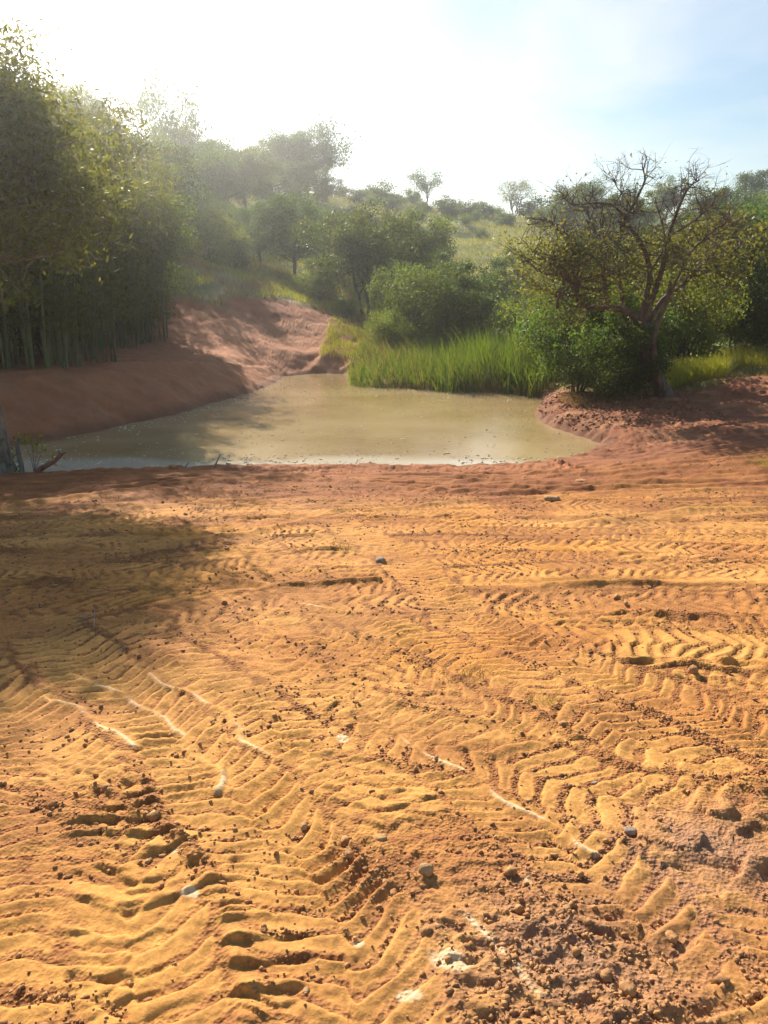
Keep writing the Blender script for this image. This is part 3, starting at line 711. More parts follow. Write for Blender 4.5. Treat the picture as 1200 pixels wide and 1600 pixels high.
HT = [(540, 126, .9), (560, 122, .7), (578, 128, 1.0), (600, 126, 1.1), (622, 124, .8), (640, 130, .9), (690, 126, 1.1), (708, 130, .8), (728, 128, 1.1), (748, 124, .8),
        (768, 128, .7), (818, 128, 1.1), (838, 124, 1.0), (856, 126, 1.2), (880, 124, 1.2), (930, 124, 1.3), (960, 126, 1.3), (990, 124, 1.3), (1050, 124, 1.3), (1085, 126, 1.4), (1120, 126, 1.4), (1230, 124, 1.3),
        (585, 118, .8), (612, 116, .7), (655, 118, .9), (695, 118, .8), (735, 116, .7), (780, 116, .8), (830, 114, 1.0), (870, 110, 1.1)]
HTL = ordinals(HT, lambda t: 'far side of the bare crown' if t[0] > 900 and t[1] > 120 else ('crest' if t[1] > 120 else 'slope just below the crest'), 'dark hilltop bush, %s on the %s')
for i, (px, Yd, s_) in enumerate(HT):
    put(hB if i % 2 else hC, X_(px, Yd), Yd, s_, i*1.7, HTL[i], 'bush', 'bushes along the hilltop')
HS = []
for i in range(400):
    px = rng.uniform(430, 1240); Yd = rng.uniform(64, 112); x = X_(px, Yd)
    if fbm(np.array([x*.05]), np.array([Yd*.05]), 2, 77)[0] < (.02 if px < 880 else -.2): continue
    if 680 < px < 850 and rng.rand() < .6: continue
    HS.append((px, Yd, x))
    if len(HS) > 70: break
HSL = ordinals(HS, lambda t: 'foot' if t[1] < 73 else ('lower part' if t[1] < 81 else ('middle' if t[1] < 90 else ('upper part' if t[1] < 100 else 'top'))), 'green bush on the grassy hillside, %s on its %s')
for (px, Yd, x), lb_ in zip(HS, HSL):
    put(hB if rng.rand() < .5 else hC, x, Yd, rng.uniform(.35, .9), rng.rand()*6, lb_, 'bush', 'bushes on the hillside')

# ---- bamboo on the left bank
def bamboo(seed, h, n, rad):
    rng = np.random.RandomState(seed); root = empty('bamboo_clump', (0, 0, 0)); pts = []; twig = Wood()
    for k in range(n):
        a = rng.rand()*6.28; q = rad*math.sqrt(rng.rand()); b = np.array([q*math.cos(a), q*math.sin(a), -.2])
        hh = h*(.72+.34*rng.rand()); out_d = np.array([math.cos(a), math.sin(a), 0])*(.4+.6*rng.rand())
        tt = np.linspace(0, 1, 8); P = b[None]+np.stack([0*tt, 0*tt, tt*hh], 1)+out_d[None]*(tt**2.6*hh*.20)[:, None]+(rng.normal(size=3)*np.array([.12, .12, 0]))[None]*tt[:, None]*2
        P[:, 2] -= tt**4*hh*.08
        c = Wood(); c.tube(P, np.linspace(.033, .009, 8)*(.8+.5*rng.rand()), 5); c.build('culm', M['culm'], root)
        for j in range(46):
            f = 1-rng.rand()**1.25*.80; q_ = P[0]+0; i = min(6, int(f*7)); q_ = P[i]*(1-(f*7-i))+P[i+1]*(f*7-i)
            d = rng.normal(size=3); d[2] = abs(d[2])*.25-.05; d /= np.linalg.norm(d); L = rng.uniform(.4, 1.15)*(.6+.5*f)
            e = q_+d*L-np.array([0, 0, L*.28])
            twig.tube([q_, (q_+e)/2+np.array([0, 0, L*.08]), e], [.006, .004, .002], 3)
            m_ = 13; t_ = rng.rand(m_, 1)**.6; pts.append(q_+(e-q_)*t_+rng.normal(size=(m_, 3))*.11)
    twig.build('twigs', M['culm'], root)
    leaf_obj('foliage', np.concatenate(pts), .21, rng, M['leaf_bamboo'], root, droop=.45, aspect=5.0)
    return root
b1 = bamboo(1, 8.2, 30, 1.2); b2 = bamboo(2, 7.7, 28, 1.25)
BP = [(b1, -10.2, 22.3, 1.0, 'front bamboo clump nearest the left edge of the pond bank'), (b2, -12.3, 21.0, 1.05, 'bamboo clump cut by the left edge of the picture'),
      (b1, -9.9, 24.8, 1.0, 'bamboo clump second along the left bank track'), (b2, -11.2, 27.2, 1.08, 'bamboo clump standing behind the front two on the left bank'),
      (b1, -10.9, 30.6, .95, 'bamboo clump behind the bend of the left bank track'), (b2, -10.5, 33.4, .90, 'bamboo clump at the right end of the bamboo row, beside the red cut'),
      (b1, -13.6, 25.5, 1.1, 'bamboo clump deep in the left wood'), (b2, -12.6, 31.5, 1.05, 'tall bamboo clump back in the left wood'), (b2, -14.4, 36.5, 1.12, 'rearmost tall bamboo clump of the left wood'),
      (b1, -12.2, 37.0, 1.0, 'bamboo clump above the red cut at the back of the row'), (b1, -15.2, 20.6, 1.1, 'bamboo clump outside the left edge, only its tips in view')]
for i, (p_, x, y_, s_, lb_) in enumerate(BP):
    put(p_, x, y_, s_, i*1.1, lb_, 'bamboo', 'bamboo clumps along the left bank')
# leafy trees mixed with the bamboo
put(pC, -13.5, 29.0, .95, .7, 'leafy tree rising among the bamboo of the left bank', 'tree')
put(pC, -11.0, 36.6, .72, 1.7, 'slim leafy tree at the right end of the bamboo, above the red cut', 'tree')
put(pA, -16.5, 33, 1.05, 1.9, 'dark tree behind the bamboo in the left wood', 'tree')
put(sC, -11.4, 25.6, .8, .4, 'dark undergrowth bush between the bamboo culms', 'shrub')
put(sC, -12.0, 29.8, .8, 2.4, 'dark undergrowth bush behind the bamboo at the track bend', 'shrub')
put(sA, -11.5, 34.2, .7, 3.4, 'undergrowth bush behind the last bamboo of the row', 'shrub')
put(sC, -13.6, 23.0, .9, 4.4, 'dark undergrowth bush behind the left edge bamboo', 'shrub')

# ---- left foreground tree, half out of the picture
def left_tree():
    rng = np.random.RandomState(81); bx, by = -6.80, 13.25; z0 = gz(bx, by)
    root = empty('pale_trunk_tree', (bx, by, z0)); w_ = Wood(); tips = []
    P = np.array([[.02, 0, -.25], [.0, 0, .15], [-.06, 0, 1.0], [-.17, .02, 2.2], [-.3, .05, 3.6], [-.40, .0, 4.6], [-.4, 0, 5.5], [-.3, -.1, 6.3]])
    w_.tube(P, [.18, .14, .125, .12, .13, .11, .07, .03], 12)
    for k in range(30):
        i = rng.uniform(4.3, 6.7); a = rng.rand()*6.28; q = P[int(i)]+(P[int(i)+1]-P[int(i)])*(i % 1)
        d = np.array([math.cos(a), math.sin(a), .42]); limb(w_, tips, q, d, 2.05*(1.3-.12*i), .05, 2, rng, up=.12, kids=3, sides=5)
    for d, q in (((.9, -.6, .15), 4), ((.9, .2, .3), 4), ((.8, -.9, .25), 4), ((1, -.2, .35), 5), ((.9, .8, .3), 5)):
        limb(w_, tips, P[q], np.array(d), 1.7, .05, 2, rng, up=.08, kids=3, sides=5)
    tips = [t for t in tips if t[2] > 3.9]
    off = np.array([bx, by, z0]); low = []
    for pp in ([(-60, 380), (20, 410), (75, 400), (125, 388)], [(-60, 380), (0, 420), (30, 455), (48, 470)], [(-50, 400), (0, 450), (8, 490)], [(-50, 340), (40, 370), (90, 350)], [(-50, 300), (60, 330), (150, 325)]):
        Q = np.array([at(px, py, by-.5*k)-off for k, (px, py) in enumerate(pp)]); w_.tube(Q, np.linspace(.022, .004, len(Q)), 4)
        for k in range(26):
            f = rng.uniform(.25, 1)*(len(Q)-1); k0 = min(int(f), len(Q)-2); low.append(Q[k0]+(Q[k0+1]-Q[k0])*(f-k0)+rng.normal(size=3)*.10)
    cl = []
    for c, r_ in (((.3, -.5, 6.5), .75), ((1.25, -.4, 5.9), .65), ((1.8, .3, 5.0), .6), ((-.6, -.4, 6.7), .85), ((-.3, -.5, 5.7), 1.0), ((.8, -.3, 5.2), .8), ((-1.5, -.3, 6.2), .9), ((-1.2, .2, 5.0), .9), ((.1, -1.3, 6.3), .7), ((-.9, -1.5, 6.5), .8), ((.9, -1.2, 5.6), .6)):
        c = np.array(c); w_.tube([P[4], (P[4]+c)/2+np.array([0, 0, -.15]), c], [.045, .03, .008], 5)
        n_ = int(2300*r_*r_); v = rng.normal(size=(n_, 3)); v /= np.linalg.norm(v, axis=1)[:, None]; g_ = 1+.28*np.sin(v[:, :1]*5+c[0]*9)*np.cos(v[:, 1:2]*6+c[2]*7)
        cl.append(c+v*rng.rand(n_, 1)**.5*r_*g_*np.array([1.1, 1.1, .85]))
    w_.build('trunk', M['bark_pale'], root)
    T_ = np.array(tips); pts = np.repeat(T_, 46, 0)+rng.normal(size=(len(T_)*46, 3))*np.array([.23, .23, .19])
    low = np.repeat(np.array(low), 4, 0)+rng.normal(size=(len(low)*4, 3))*.07; pts = np.concatenate([pts, low]+cl)
    leaf_obj('crown', pts, .115, rng, M['leaf_bamboo'], root, droop=.35, aspect=3.4)
    v = rng.rand(260, 2); pts = np.stack([.19*np.cos(v[:, 0]*6.28), .19*np.sin(v[:, 0]*6.28), v[:, 1]**1.5*.9], 1)+rng.normal(size=(260, 3))*.03
    leaf_obj('creeper', pts, .07, rng, M['leaf_dark'], root)
    return tag(root, 'pale trunked tree with drooping leaves cut by the left edge, beside the pond', 'tree')
left_tree()
def post():
    bx, by = -6.50, 13.15; rng = np.random.RandomState(3); w_ = Wood(); z0 = gz(bx, by)
    w_.tube([[bx, by, z0-.2], [bx+.01, by, z0+.3], [bx-.02, by, z0+.62], [bx+.03, by, z0+.78]], [.05, .042, .036, .016], 9)
    o = w_.build('tree_stump', M['bark_grey']); tag(o, 'thin broken stump standing right beside the pale trunk', 'stump')
    root = empty('sapling', (-6.2, 13.0, gz(-6.2, 13.0))); w2 = Wood(); rngp = []
    for tx, tz in ((.02, .72), (-.12, .62), (.18, .45), (.10, .55), (.3, .30)):
        w2.tube([[0, 0, -.05], [tx*.3, .02, tz*.45], [tx, 0, tz]], [.009, .006, .003], 4)
        rngp.append(np.array([tx, 0, tz])+rng.normal(size=(22 if tz > .5 else 10, 3))*np.array([.09, .07, .045]))
    w2.build('stems', M['bark_grey'], root); leaf_obj('foliage', np.concatenate(rngp), .085, rng, M['grass_yellow'], root, up=.8)
    tag(root, 'little sapling with bright yellow green leaves beside the thin stump', 'sapling')
    w3 = Wood(); z1 = gz(-5.95, 12.75); w3.tube([[-6.1, 12.7, z1-.05], [-5.95, 12.7, z1+.08], [-5.72, 12.75, z1+.2], [-5.58, 12.78, z1+.33]], [.05, .05, .035, .03], 7)
    w3.tube([[-5.66, 12.76, z1+.26], [-5.62, 12.76, z1+.36], [-5.63, 12.76, z1+.42]], [.02, .015, .006], 5); w3.tube([[-5.6, 12.78, z1+.32], [-5.52, 12.8, z1+.35]], [.015, .006], 5)
    tag(w3.build('broken_branch', M['red_wood']), 'reddish broken branch sticking up over the water near the pale trunk', 'branch')
post()

# ---- the leaning bare crowned tree on the right
def bare_tree():
    rng = np.random.RandomState(90); Yt = 20.0; b = at(1037, 614, Yt); z0 = gz(b[0], Yt); root = empty('leaning_tree', (b[0], Yt, z0))
    off = np.array([b[0], Yt, z0]); w_ = Wood(); br = Wood(); tips = []; tw = []
    def path(pp, dy0=0, dy1=0):
        n = len(pp); return np.array([at(px, py, Yt+dy0+(dy1-dy0)*i/(n-1))-off for i, (px, py) in enumerate(pp)])
    tr = path([(1042, 628), (1036, 608), (1022, 582), (1012, 560), (1009, 535), (1010, 512), (1002, 494), (990, 482)]); tr[0, 2] = -.25
    w_.tube(tr, [.30, .21, .17, .15, .13, .125, .13, .10], 12)
    w_.tube(path([(1036, 610), (1026, 570), (1022, 530), (1030, 495), (1044, 462), (1050, 430)], -.25, -.5), [.10, .08, .07, .065, .06, .04], 8)
    w_.build('trunk', M['bark_red'], root)
    L = [([(1004, 496), (985, 480), (960, 473), (928, 472), (912, 462), (905, 440), (893, 420), (885, 395)], .13, .05, 0, -.6),
         ([(955, 474), (952, 445), (950, 410), (955, 370), (945, 330)], .07, .02, -.3, -.7),
         ([(978, 478), (975, 440), (968, 395), (975, 350), (985, 310)], .09, .03, 0, .5),
         ([(1003, 496), (1012, 455), (1018, 415), (1008, 372), (985, 330), (1000, 292), (1012, 262), (1008, 240)], .11, .015, 0, .2),
         ([(1005, 500), (1024, 450), (1038, 405), (1048, 355), (1062, 310), (1078, 275), (1095, 262)], .11, .015, 0, -.8),
         ([(1012, 505), (1035, 462), (1062, 440), (1088, 412), (1110, 385), (1128, 360)], .10, .025, 0, .8),
         ([(1044, 462), (1062, 420), (1078, 385), (1105, 355), (1130, 335), (1145, 320)], .05, .015, -.5, -1.2),
         ([(893, 422), (875, 400), (850, 392), (825, 400)], .045, .015, -.5, -.9),
         ([(905, 440), (912, 400), (900, 360), (875, 335), (850, 325)], .05, .015, -.4, .6),
         ([(950, 410), (930, 385), (895, 385), (865, 392)], .045, .012, -.5, -1.0),
         ([(985, 330), (965, 305), (940, 300), (905, 303), (890, 288)], .045, .01, .2, 0),
         ([(1018, 415), (1040, 370), (1035, 330), (1025, 290)], .05, .012, .1, 1.2),
         ([(968, 395), (940, 350), (925, 315), (935, 280)], .05, .012, .3, 1.4),
         ([(1048, 355), (1085, 330), (1110, 305), (1118, 285)], .04, .01, -.3, .4),
         ([(1088, 412), (1115, 415), (1135, 430), (1148, 450)], .035, .01, .5, .2),
         ([(975, 350), (990, 310), (970, 275), (965, 262)], .035, .008, .5, 1.0),
         ([(928, 472), (900, 470), (880, 450), (850, 440)], .04, .01, -.3, .3)]
    for pp, r0, r1, d0, d1 in L:
        P = smooth3(path(pp, d0, d1)); n = len(P); br.tube(P, np.linspace(r0*.78, r1*.8, n), 7)
        for k in range(int(11+n*.8)):
            f = rng.uniform(.3, 1); q = P[int(f*(n-1))]; d = rng.normal(size=3)*.8; d[2] += .3; d[0] *= 1.2
            limb(br, tips, q, d, rng.uniform(.4, .85)*(.7 if q[2] > 4.2 else 1.15), r1*.9 if f > .6 else .018, 1, rng, up=.12, wig=.4, kids=4, sides=4)
        if P[-1][2] > 3.6:
            for k in range(14):
                f = rng.uniform(.45, 1); q = P[int(f*(n-1))]; d = rng.normal(size=3)*.9; d[2] += .35; junk = []
                limb(br, junk, q, d, rng.uniform(.35, .75), .010, 2, rng, up=.10, wig=.5, kids=3, sides=4)
    br.build('branches', M['bark_red'], root)
    T_ = np.array(tips); top = T_[:, 2] > 4.25
    keep = T_[(~top) | (rng.rand(len(T_)) < .06)]
    keep = keep[rng.rand(len(keep)) < .85]
    pts = np.repeat(keep, 5, 0)+rng.normal(size=(len(keep)*5, 3))*np.array([.2, .2, .18])
    leaf_obj('foliage', pts, .085, rng, M['leaf_olive'], root, droop=.2, aspect=2.0)
    root.scale = (1.05, 1, .95)
    tag(root, 'leaning reddish tree with wide half bare crown on the right bank', 'tree')
def smooth3(P):
    out_ = []
    for k in range(len(P)-1):
        p0 = P[max(k-1, 0)]; p1 = P[k]; p2 = P[k+1]; p3 = P[min(k+2, len(P)-1)]
        for t_ in (0, .33, .67): out_.append(.5*((2*p1)+(-p0+p2)*t_+(2*p0-5*p1+4*p2-p3)*t_**2+(-p0+3*p1-3*p2+p3)*t_**3))
    out_.append(P[-1]); return np.array(out_)
bare_tree()

# ------------------------------------------------------------------ blades: reeds and grasses
def blades(name, pts, h, wd, mat, rng, bend=.35, segs=3, parent=None, hv=None):
    n = len(pts); a = rng.rand(n)*6.28; d = np.stack([np.cos(a), np.sin(a), 0*a], 1)
    sdv = np.stack([-np.sin(a+1.2), np.cos(a+1.2), 0*a], 1)
    hh = (h*(.6+.6*rng.rand(n)) if hv is None else hv)[:, None]; b = (bend*(.2+rng.rand(n)**1.5*1.3))[:, None]
    rows = []
    for k in range(segs+1):
        f = k/segs; c = pts+np.array([0, 0, 1])*hh*(f-.25*b*f*f)+d*hh*b*f*f
        ww = wd*(1-f*.92)*(.7+.5*rng.rand(n))[:, None] if k else wd*np.ones((n, 1))*.8
        rows.append(c-sdv*ww/2); rows.append(c+sdv*ww/2)
    V = np.stack(rows, 1).reshape(-1, 3); m_ = 2*(segs+1); b0 = (np.arange(n)*m_)[:, None]
    Fq = np.concatenate([np.stack([b0[:, 0]+2*k, b0[:, 0]+2*k+1, b0[:, 0]+2*k+3, b0[:, 0]+2*k+2], 1) for k in range(segs)])
    return mesh_obj(name, V, Fq, mat, parent, attrs={'rnd': np.repeat(rng.rand(n), m_)})
def scatter(n, x0, x1, y0, y1, rng, cond):
    x = rng.uniform(x0, x1, n); y_ = rng.uniform(y0, y1, n); z, vg, lo_, sd_ = gzv(x, y_)
    k_ = cond(x, y_, z, vg, lo_, sd_); return np.stack([x[k_], y_[k_], z[k_]], 1)
rng = np.random.RandomState(12)
def reed_zone(x, y_, z, vg, lo_, sd_):
    a = x/y_*F/.985+600
    return (a > 545+6*sd_) & (a < 868) & (sd_ > -.3+.25*np.sin(x*2.1)) & (sd_ < 6.0) & (y_ > 25.0) & (z < -.2)
P = scatter(60000, -2, 9, 22, 40, rng, reed_zone)[:10500]
P[:, 2] = np.maximum(P[:, 2], W-.1)-.03
a_ = P[:, 0]/P[:, 1]*F/.985+600
hv = (.72+.72*sst(580, 760, a_))*(.62+.5*rng.rand(len(P)))*(1+.8*fbm(P[:, 0]*.8, P[:, 1]*.8, 3, 9))
P = P[rng.rand(len(P)) < .55+.9*fbm(P[:, 0]*1.6, P[:, 1]*1.6, 2, 19)+.35]
a_ = P[:, 0]/P[:, 1]*F/.985+600
hv = (.66+.78*sst(580, 760, a_))*(.55+.6*rng.rand(len(P)))*(1+1.0*fbm(P[:, 0]*.9, P[:, 1]*.9, 3, 9))
tag(blades('reeds', P, 1.8, .042, M['reed'], rng, bend=.45, hv=hv), 'bright green reed bed along the far right shore of the pond', 'reeds', kind='stuff')
k_ = rng.rand(len(P)) < .16
tag(blades('dead_reeds', P[k_]+np.array([0, -.05, 0]), 1.2, .028, M['grass_dry'], rng, bend=.8), 'bent straw coloured blades among the green reeds', 'dead reeds', kind='stuff')
def px_of(x, y_): return x/y_*F/.985+600
P = scatter(60000, 6.5, 14, 20, 30, rng, lambda x, y_, z, vg, lo_, sd_: (np.abs(px_of(x, y_)-1085) < 52) & (y_ > 21.3+.3*np.sin(x*3)) & (y_ < 24.5))[:5200]
tag(blades('tall_grass', P, .62, .018, M['grass_yellow'], rng, bend=.6), 'bright yellow green tall grass patch right of the leaning trunk', 'grass', kind='stuff')
P = scatter(60000, 8, 18, 22, 33, rng, lambda x, y_, z, vg, lo_, sd_: (px_of(x, y_) > 1110) & (px_of(x, y_) < 1330) & (y_ > 24.8) & (y_ < 30) & (fbm(x*.6, y_*.6, 2, 55) > -.25))[:6500]
tag(blades('far_grass', P, .6, .02, M['grass_yellow'], rng, bend=.6), 'yellow green grass behind the bare earth heap at the right edge', 'grass', kind='stuff')
P = scatter(50000, 4.5, 20, 17.5, 26, rng, lambda x, y_, z, vg, lo_, sd_: (vg > .15) & (fbm(x*1.1, y_*1.1, 3, 56) > -.1) & (px_of(x, y_) > 1000) | ((sd_ > .6) & (sd_ < 2.6) & (y_ > 19.3) & (y_ < 21.6) & (x > 4.3) & (x < 8) & (fbm(x*2, y_*2, 2, 57) > 0)))[:9000]
tag(blades('dry_grass', P, .24, .014, M['grass_dry'], rng, bend=1.1), 'dry flattened grass over the bank under the leaning tree', 'dry grass', kind='stuff')
P = scatter(120000, -14, 4, 39, 62, rng, lambda x, y_, z, vg, lo_, sd_: (vg > .5) & (fbm(x*.5, y_*.5, 3, 58) > -.3))[:26000]
k_ = fbm(P[:, 0]*.3, P[:, 1]*.3, 2, 59) > 0
tag(blades('mound_grass', P[k_], .34, .045, M['grass_dry'], rng, bend=.8, segs=2), 'dry brown grass on the crest and back of the red mound', 'grass', kind='stuff')
tag(blades('green_mound_grass', P[~k_], .34, .045, M['grass_hill'], rng, bend=.8, segs=2), 'green grass patches on the red mound', 'grass', kind='stuff')
P = scatter(160000, -45, 75, 50, 135, rng, lambda x, y_, z, vg, lo_, sd_: (fbm(x*.16, y_*.16, 3, 62) > -.2) & (px_of(x, y_) < 1300) & (px_of(x, y_) > 250))[:55000]
tag(blades('hillside_grass', P, .55, .11, M['grass_hill'], rng, bend=.9, segs=2), 'yellow green pasture grass covering the far hillside', 'grass', kind='stuff')
P = scatter(30000, -3, 4, 33, 44, rng, lambda x, y_, z, vg, lo_, sd_: (px_of(x, y_) > 500) & (px_of(x, y_) < 640) & (y_ > 35.5) & (fbm(x*.8, y_*.8, 2, 63) > -.15))[:4500]
tag(blades('track_side_grass', P, .38, .035, M['grass_hill'], rng, bend=.8, segs=2), 'rough grass beside the end of the red track', 'grass', kind='stuff')

# ------------------------------------------------------------------ clods, stones, sticks
def rocks_mesh(P, r, rng, sub=1):
    t_ = (1+5**.5)/2
    v0 = np.array([(-1, t_, 0), (1, t_, 0), (-1, -t_, 0), (1, -t_, 0), (0, -1, t_), (0, 1, t_), (0, -1, -t_), (0, 1, -t_), (t_, 0, -1), (t_, 0, 1), (-t_, 0, -1), (-t_, 0, 1)], float); v0 /= np.linalg.norm(v0[0])
    f0 = np.array([(0, 11, 5), (0, 5, 1), (0, 1, 7), (0, 7, 10), (0, 10, 11), (1, 5, 9), (5, 11, 4), (11, 10, 2), (10, 7, 6), (7, 1, 8), (3, 9, 4), (3, 4, 2), (3, 2, 6), (3, 6, 8), (3, 8, 9), (4, 9, 5), (2, 4, 11), (6, 2, 10), (8, 6, 7), (9, 8, 1)])
    for _ in range(sub-1):
        vs = list(map(tuple, v0)); cache = {}; nf = []
        def mid(a, b):
            k2 = (min(a, b), max(a, b))
            if k2 not in cache:
                m2 = (np.array(vs[a])+np.array(vs[b])); m2 /= np.linalg.norm(m2); vs.append(tuple(m2)); cache[k2] = len(vs)-1
            return cache[k2]
        for a, b, c in f0:
            x1, x2, x3 = mid(a, b), mid(b, c), mid(c, a); nf += [(a, x1, x3), (b, x2, x1), (c, x3, x2), (x1, x2, x3)]
        v0 = np.array(vs); f0 = np.array(nf)
    n = len(P); k2 = len(v0)
    sc3 = .75+.5*rng.rand(n, 1, 3); sc3[:, :, 2] *= .8; jit = 1+(.30 if sub == 1 else .10)*rng.normal(size=(n, k2, 1)).clip(-1.5, 1.5)
    V = P[:, None]+v0[None]*sc3*jit*r[:, None, None]
    return V.reshape(-1, 3), (f0[None]+(np.arange(n)*k2)[:, None, None]).reshape(-1, 3)
M['clod'] = bark_mat('clod', (.27, .120, .045), (.48, .25, .09), 30)
M['clod_red'] = bark_mat('clod_red', (.16, .058, .028), (.33, .135, .062), 8)
M['stone_pale'] = bark_mat('stone_pale', (.30, .165, .07), (.48, .29, .135), 26)
M['stone_grey'] = bark_mat('stone_grey', (.20, .14, .10), (.36, .27, .19), 26)
rng = np.random.RandomState(33)
n = 210000; yv = 1.2*np.exp(rng.rand(n)*math.log(13.2/1.2)); xv = rng.uniform(-1, 1, n)*(yv*.62+.3)
z, vg, lo_, sd_ = gzv(xv, yv); k_ = rng.rand(n) < (.035+.62*np.clip(lo_-.22, 0, 1)**1.2)*np.clip(.35+1.3*fbm(xv*1.5, yv*1.5, 3, 140), 0, 1)
r_ = .0026+.007*rng.rand(n)**5+.0008*yv; r_ = np.where(rng.rand(n) < .012, r_*2.0, r_)
P = np.stack([xv, yv, z+r_*.25], 1)[k_]; r_ = r_[k_]
cv, cf = rocks_mesh(P, r_, rng)
tag(mesh_obj('soil_crumbs', cv, None, M['clod'], Ft=cf), 'loose crumbs of orange brown soil strewn over the wheel tracks', 'soil crumbs', kind='stuff')
# broken clods on the right bank and left bank foot
P = scatter(30000, 4.0, 13, 14.5, 24, rng, lambda x, y_, z, vg, lo_, sd_: (sd_ > .1) & (sd_ < 3.2) & (y_ > 16.6) & (vg < .5) & (fbm(x*1.5, y_*1.5, 2, 64) > -.1))[:2200]
r_ = .012+.040*rng.rand(len(P))**3; cv, cf = rocks_mesh(P, r_, rng)
tag(mesh_obj('bank_clods', cv, None, M['clod_red'], Ft=cf), 'broken clods of red soil on the bank below the leaning tree', 'soil clods', kind='stuff')
ST = [(665, 1366, .030, 'stone_pale', 'roundest tan stone, alone among crumbs in the lower middle'), (595, 1311, .022, 'stone_pale', 'squarish tan stone above the roundest one'),
      (475, 1290, .017, 'stone_pale', 'small pale stone in a print left of the squarish one'), (545, 1338, .019, 'clod', 'brown clod in the crumb heap of the lower middle'),
      (1050, 1466, .020, 'clod', 'red brown clod on the grey crumbs at lower right'), (985, 1300, .024, 'stone_grey', 'grey stone beside the big broken clod at right'),
      (972, 1294, .018, 'clod', 'dark clod leaning on the grey stone'), (615, 1392, .016, 'clod', 'small brown clod below left of the roundest stone'),
      (885, 1420, .012, 'stone_pale', 'tiny tan stone at the end of a pale scrape'), (478, 1545, .012, 'stone_pale', 'tiny pale stone near the bottom left of centre'),
      (950, 1483, .013, 'stone_pale', 'flat tan stone on grey crumbs'), (930, 1222, .014, 'stone_grey', 'small grey stone above the dark crumbs at right'),
      (1200-30, 1480, .012, 'stone_pale', 'pale stone by the right edge near the bottom'), (980, 1548, .022, 'clod', 'dark reddish clod in the bottom right crumbs'),
      (595, 876, .055, 'stone_grey', 'dark grey stone far out on the tracked ground'), (862, 783, .10, 'stone_pale', 'flat pale slab near the long scrape at right'),
      (908, 753, .10, 'clod', 'dark flat clod behind the flat pale slab'), (965, 753, .08, 'stone_pale', 'pale flat stone right of the dark flat clod'),
      (270, 731, .07, 'clod', 'dark lump at the water edge left of centre'), (390, 729, .06, 'clod', 'small dark lump on the near shore'),
      (1083, 1052, .035, 'clod', 'dark red clod on the ridge at right middle distance'), (230, 1342, .012, 'stone_pale', 'speck of pale stone in the left foreground')]
for px, py, r0, mt, lb_ in ST:
    g_ = on_ground(px, py); z0 = gz(g_[0], g_[1]); flat_ = 'slab' in lb_ or 'flat' in lb_
    v, f = rocks_mesh(np.zeros((1, 3)), np.array([r0]), rng, 2); v[:, 2] *= .35 if flat_ else .85
    o = mesh_obj('stone' if mt != 'clod' else 'soil_clod', v, None, M[mt], Ft=f, smooth=False); o.location = (g_[0], g_[1], z0+r0*(.10 if flat_ else .22)); tag(o, lb_, 'stone' if mt != 'clod' else 'clod', 'stones and clods on the worked ground')
def stick(pts, r0, lb_, mat='dry_wood', name='stick', forks=()):
    w_ = Wood(); P = []
    for px, py, up_ in pts:
        g_ = on_ground(px, py); P.append([g_[0], g_[1], gz(g_[0], g_[1])+up_])
    w_.tube(P, np.linspace(r0, r0*.4, len(P)), 5)
    for fk in forks:
        Q = []
        for px, py, up_ in fk: g_ = on_ground(px, py); Q.append([g_[0], g_[1], gz(g_[0], g_[1])+up_])
        w_.tube(Q, np.linspace(r0*.6, r0*.3, len(Q)), 4)
    tag(w_.build(name, M[mat]), lb_, 'stick', 'sticks on the ground')
stick([(122, 968, .02), (135, 972, .03), (150, 966, .03)], .006, 'thin forked twig lying in the shadow of the left tree', forks=[[(147, 980, .01), (150, 962, .07)]])
stick([(155, 905, .02), (158, 912, .05)], .006, 'short twig standing in the upper part of the left shadow')
stick([(335, 733, .02), (341, 729, .12), (345, 727, .2)], .015, 'small stick poking up from the near shore', 'bark_red')
stick([(290, 732, .03), (296, 728, .1)], .014, 'stub of a stick by the dark lump at the water edge', 'bark_red')
stick([(354, 727, .02), (361, 733, .06)], .014, 'second short stick on the near shore, right of the poking one', 'bark_red')
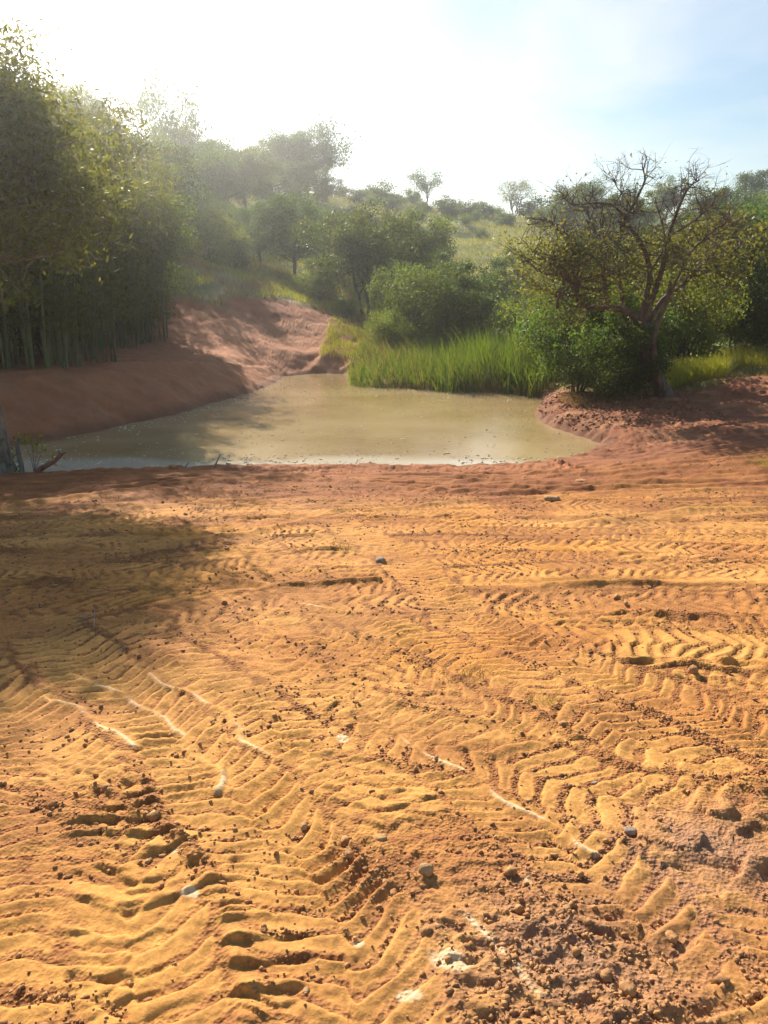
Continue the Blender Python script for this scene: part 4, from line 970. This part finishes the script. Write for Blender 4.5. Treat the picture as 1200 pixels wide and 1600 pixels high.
stick([(500, 1178, .004), (520, 1182, .01), (535, 1186, .004)], .0015, 'pale straw lying in the centre foreground', 'dry_wood', 'straw')
stick([(640, 1362, .01), (650, 1380, .035), (655, 1385, .01)], .0012, 'bent straw leaning on the roundest stone', 'dry_wood', 'straw')
stick([(798, 1376, .004), (805, 1352, .02)], .0015, 'upright straw right of the roundest stone', 'dry_wood', 'straw')
stick([(445, 1240, .004), (470, 1236, .015), (482, 1245, .004)], .0015, 'curled straw over a tread print', 'dry_wood', 'straw')
def tuft(px, py, n, h, lb_, mat='grass_dry'):
    g_ = on_ground(px, py); z0 = gz(g_[0], g_[1]); P = rng.normal(size=(n, 3))*np.array([h*.6, h*.4, 0])
    o = blades('grass_tuft', P, h, .004, M[mat], rng, bend=1.6, segs=3); o.location = (g_[0], g_[1], z0); tag(o, lb_, 'grass tuft')
tuft(735, 1056, 70, .10, 'dry uprooted grass tuft lying on the ridges right of centre'); tuft(845, 1095, 50, .08, 'darker dry grass tuft right of the uprooted one')
tuft(538, 858, 60, .12, 'small dry tuft far out on the tracked ground'); tuft(1200, 735, 160, .30, 'green tuft at the right edge near the shore ruts', 'grass_hill')

# ------------------------------------------------------------------ haze
hm = bpy.data.materials.new('haze'); hm.use_nodes = True; t = hm.node_tree; t.nodes.clear()
ho = nd(t, 'ShaderNodeOutputMaterial'); pv = nd(t, 'ShaderNodeVolumePrincipled'); pv.inputs['Color'].default_value = (.93, .95, 1, 1)
pv.inputs['Density'].default_value = HAZE; pv.inputs['Anisotropy'].default_value = .79
t.links.new(pv.outputs[0], ho.inputs['Volume'])
zb, zt = float(H.min())-1.5, float(H.max())+16
bx = np.array([[sx_, sy_, sz_] for sz_ in (zb, zt) for sy_ in (-45, 415) for sx_ in (-400, 400)], float)
hb = mesh_obj('haze', bx, [[0, 2, 3, 1], [4, 5, 7, 6], [0, 1, 5, 4], [2, 6, 7, 3], [0, 4, 6, 2], [1, 3, 7, 5]], hm); tag(hb, kind='stuff', label='thin sunlit haze in the air')
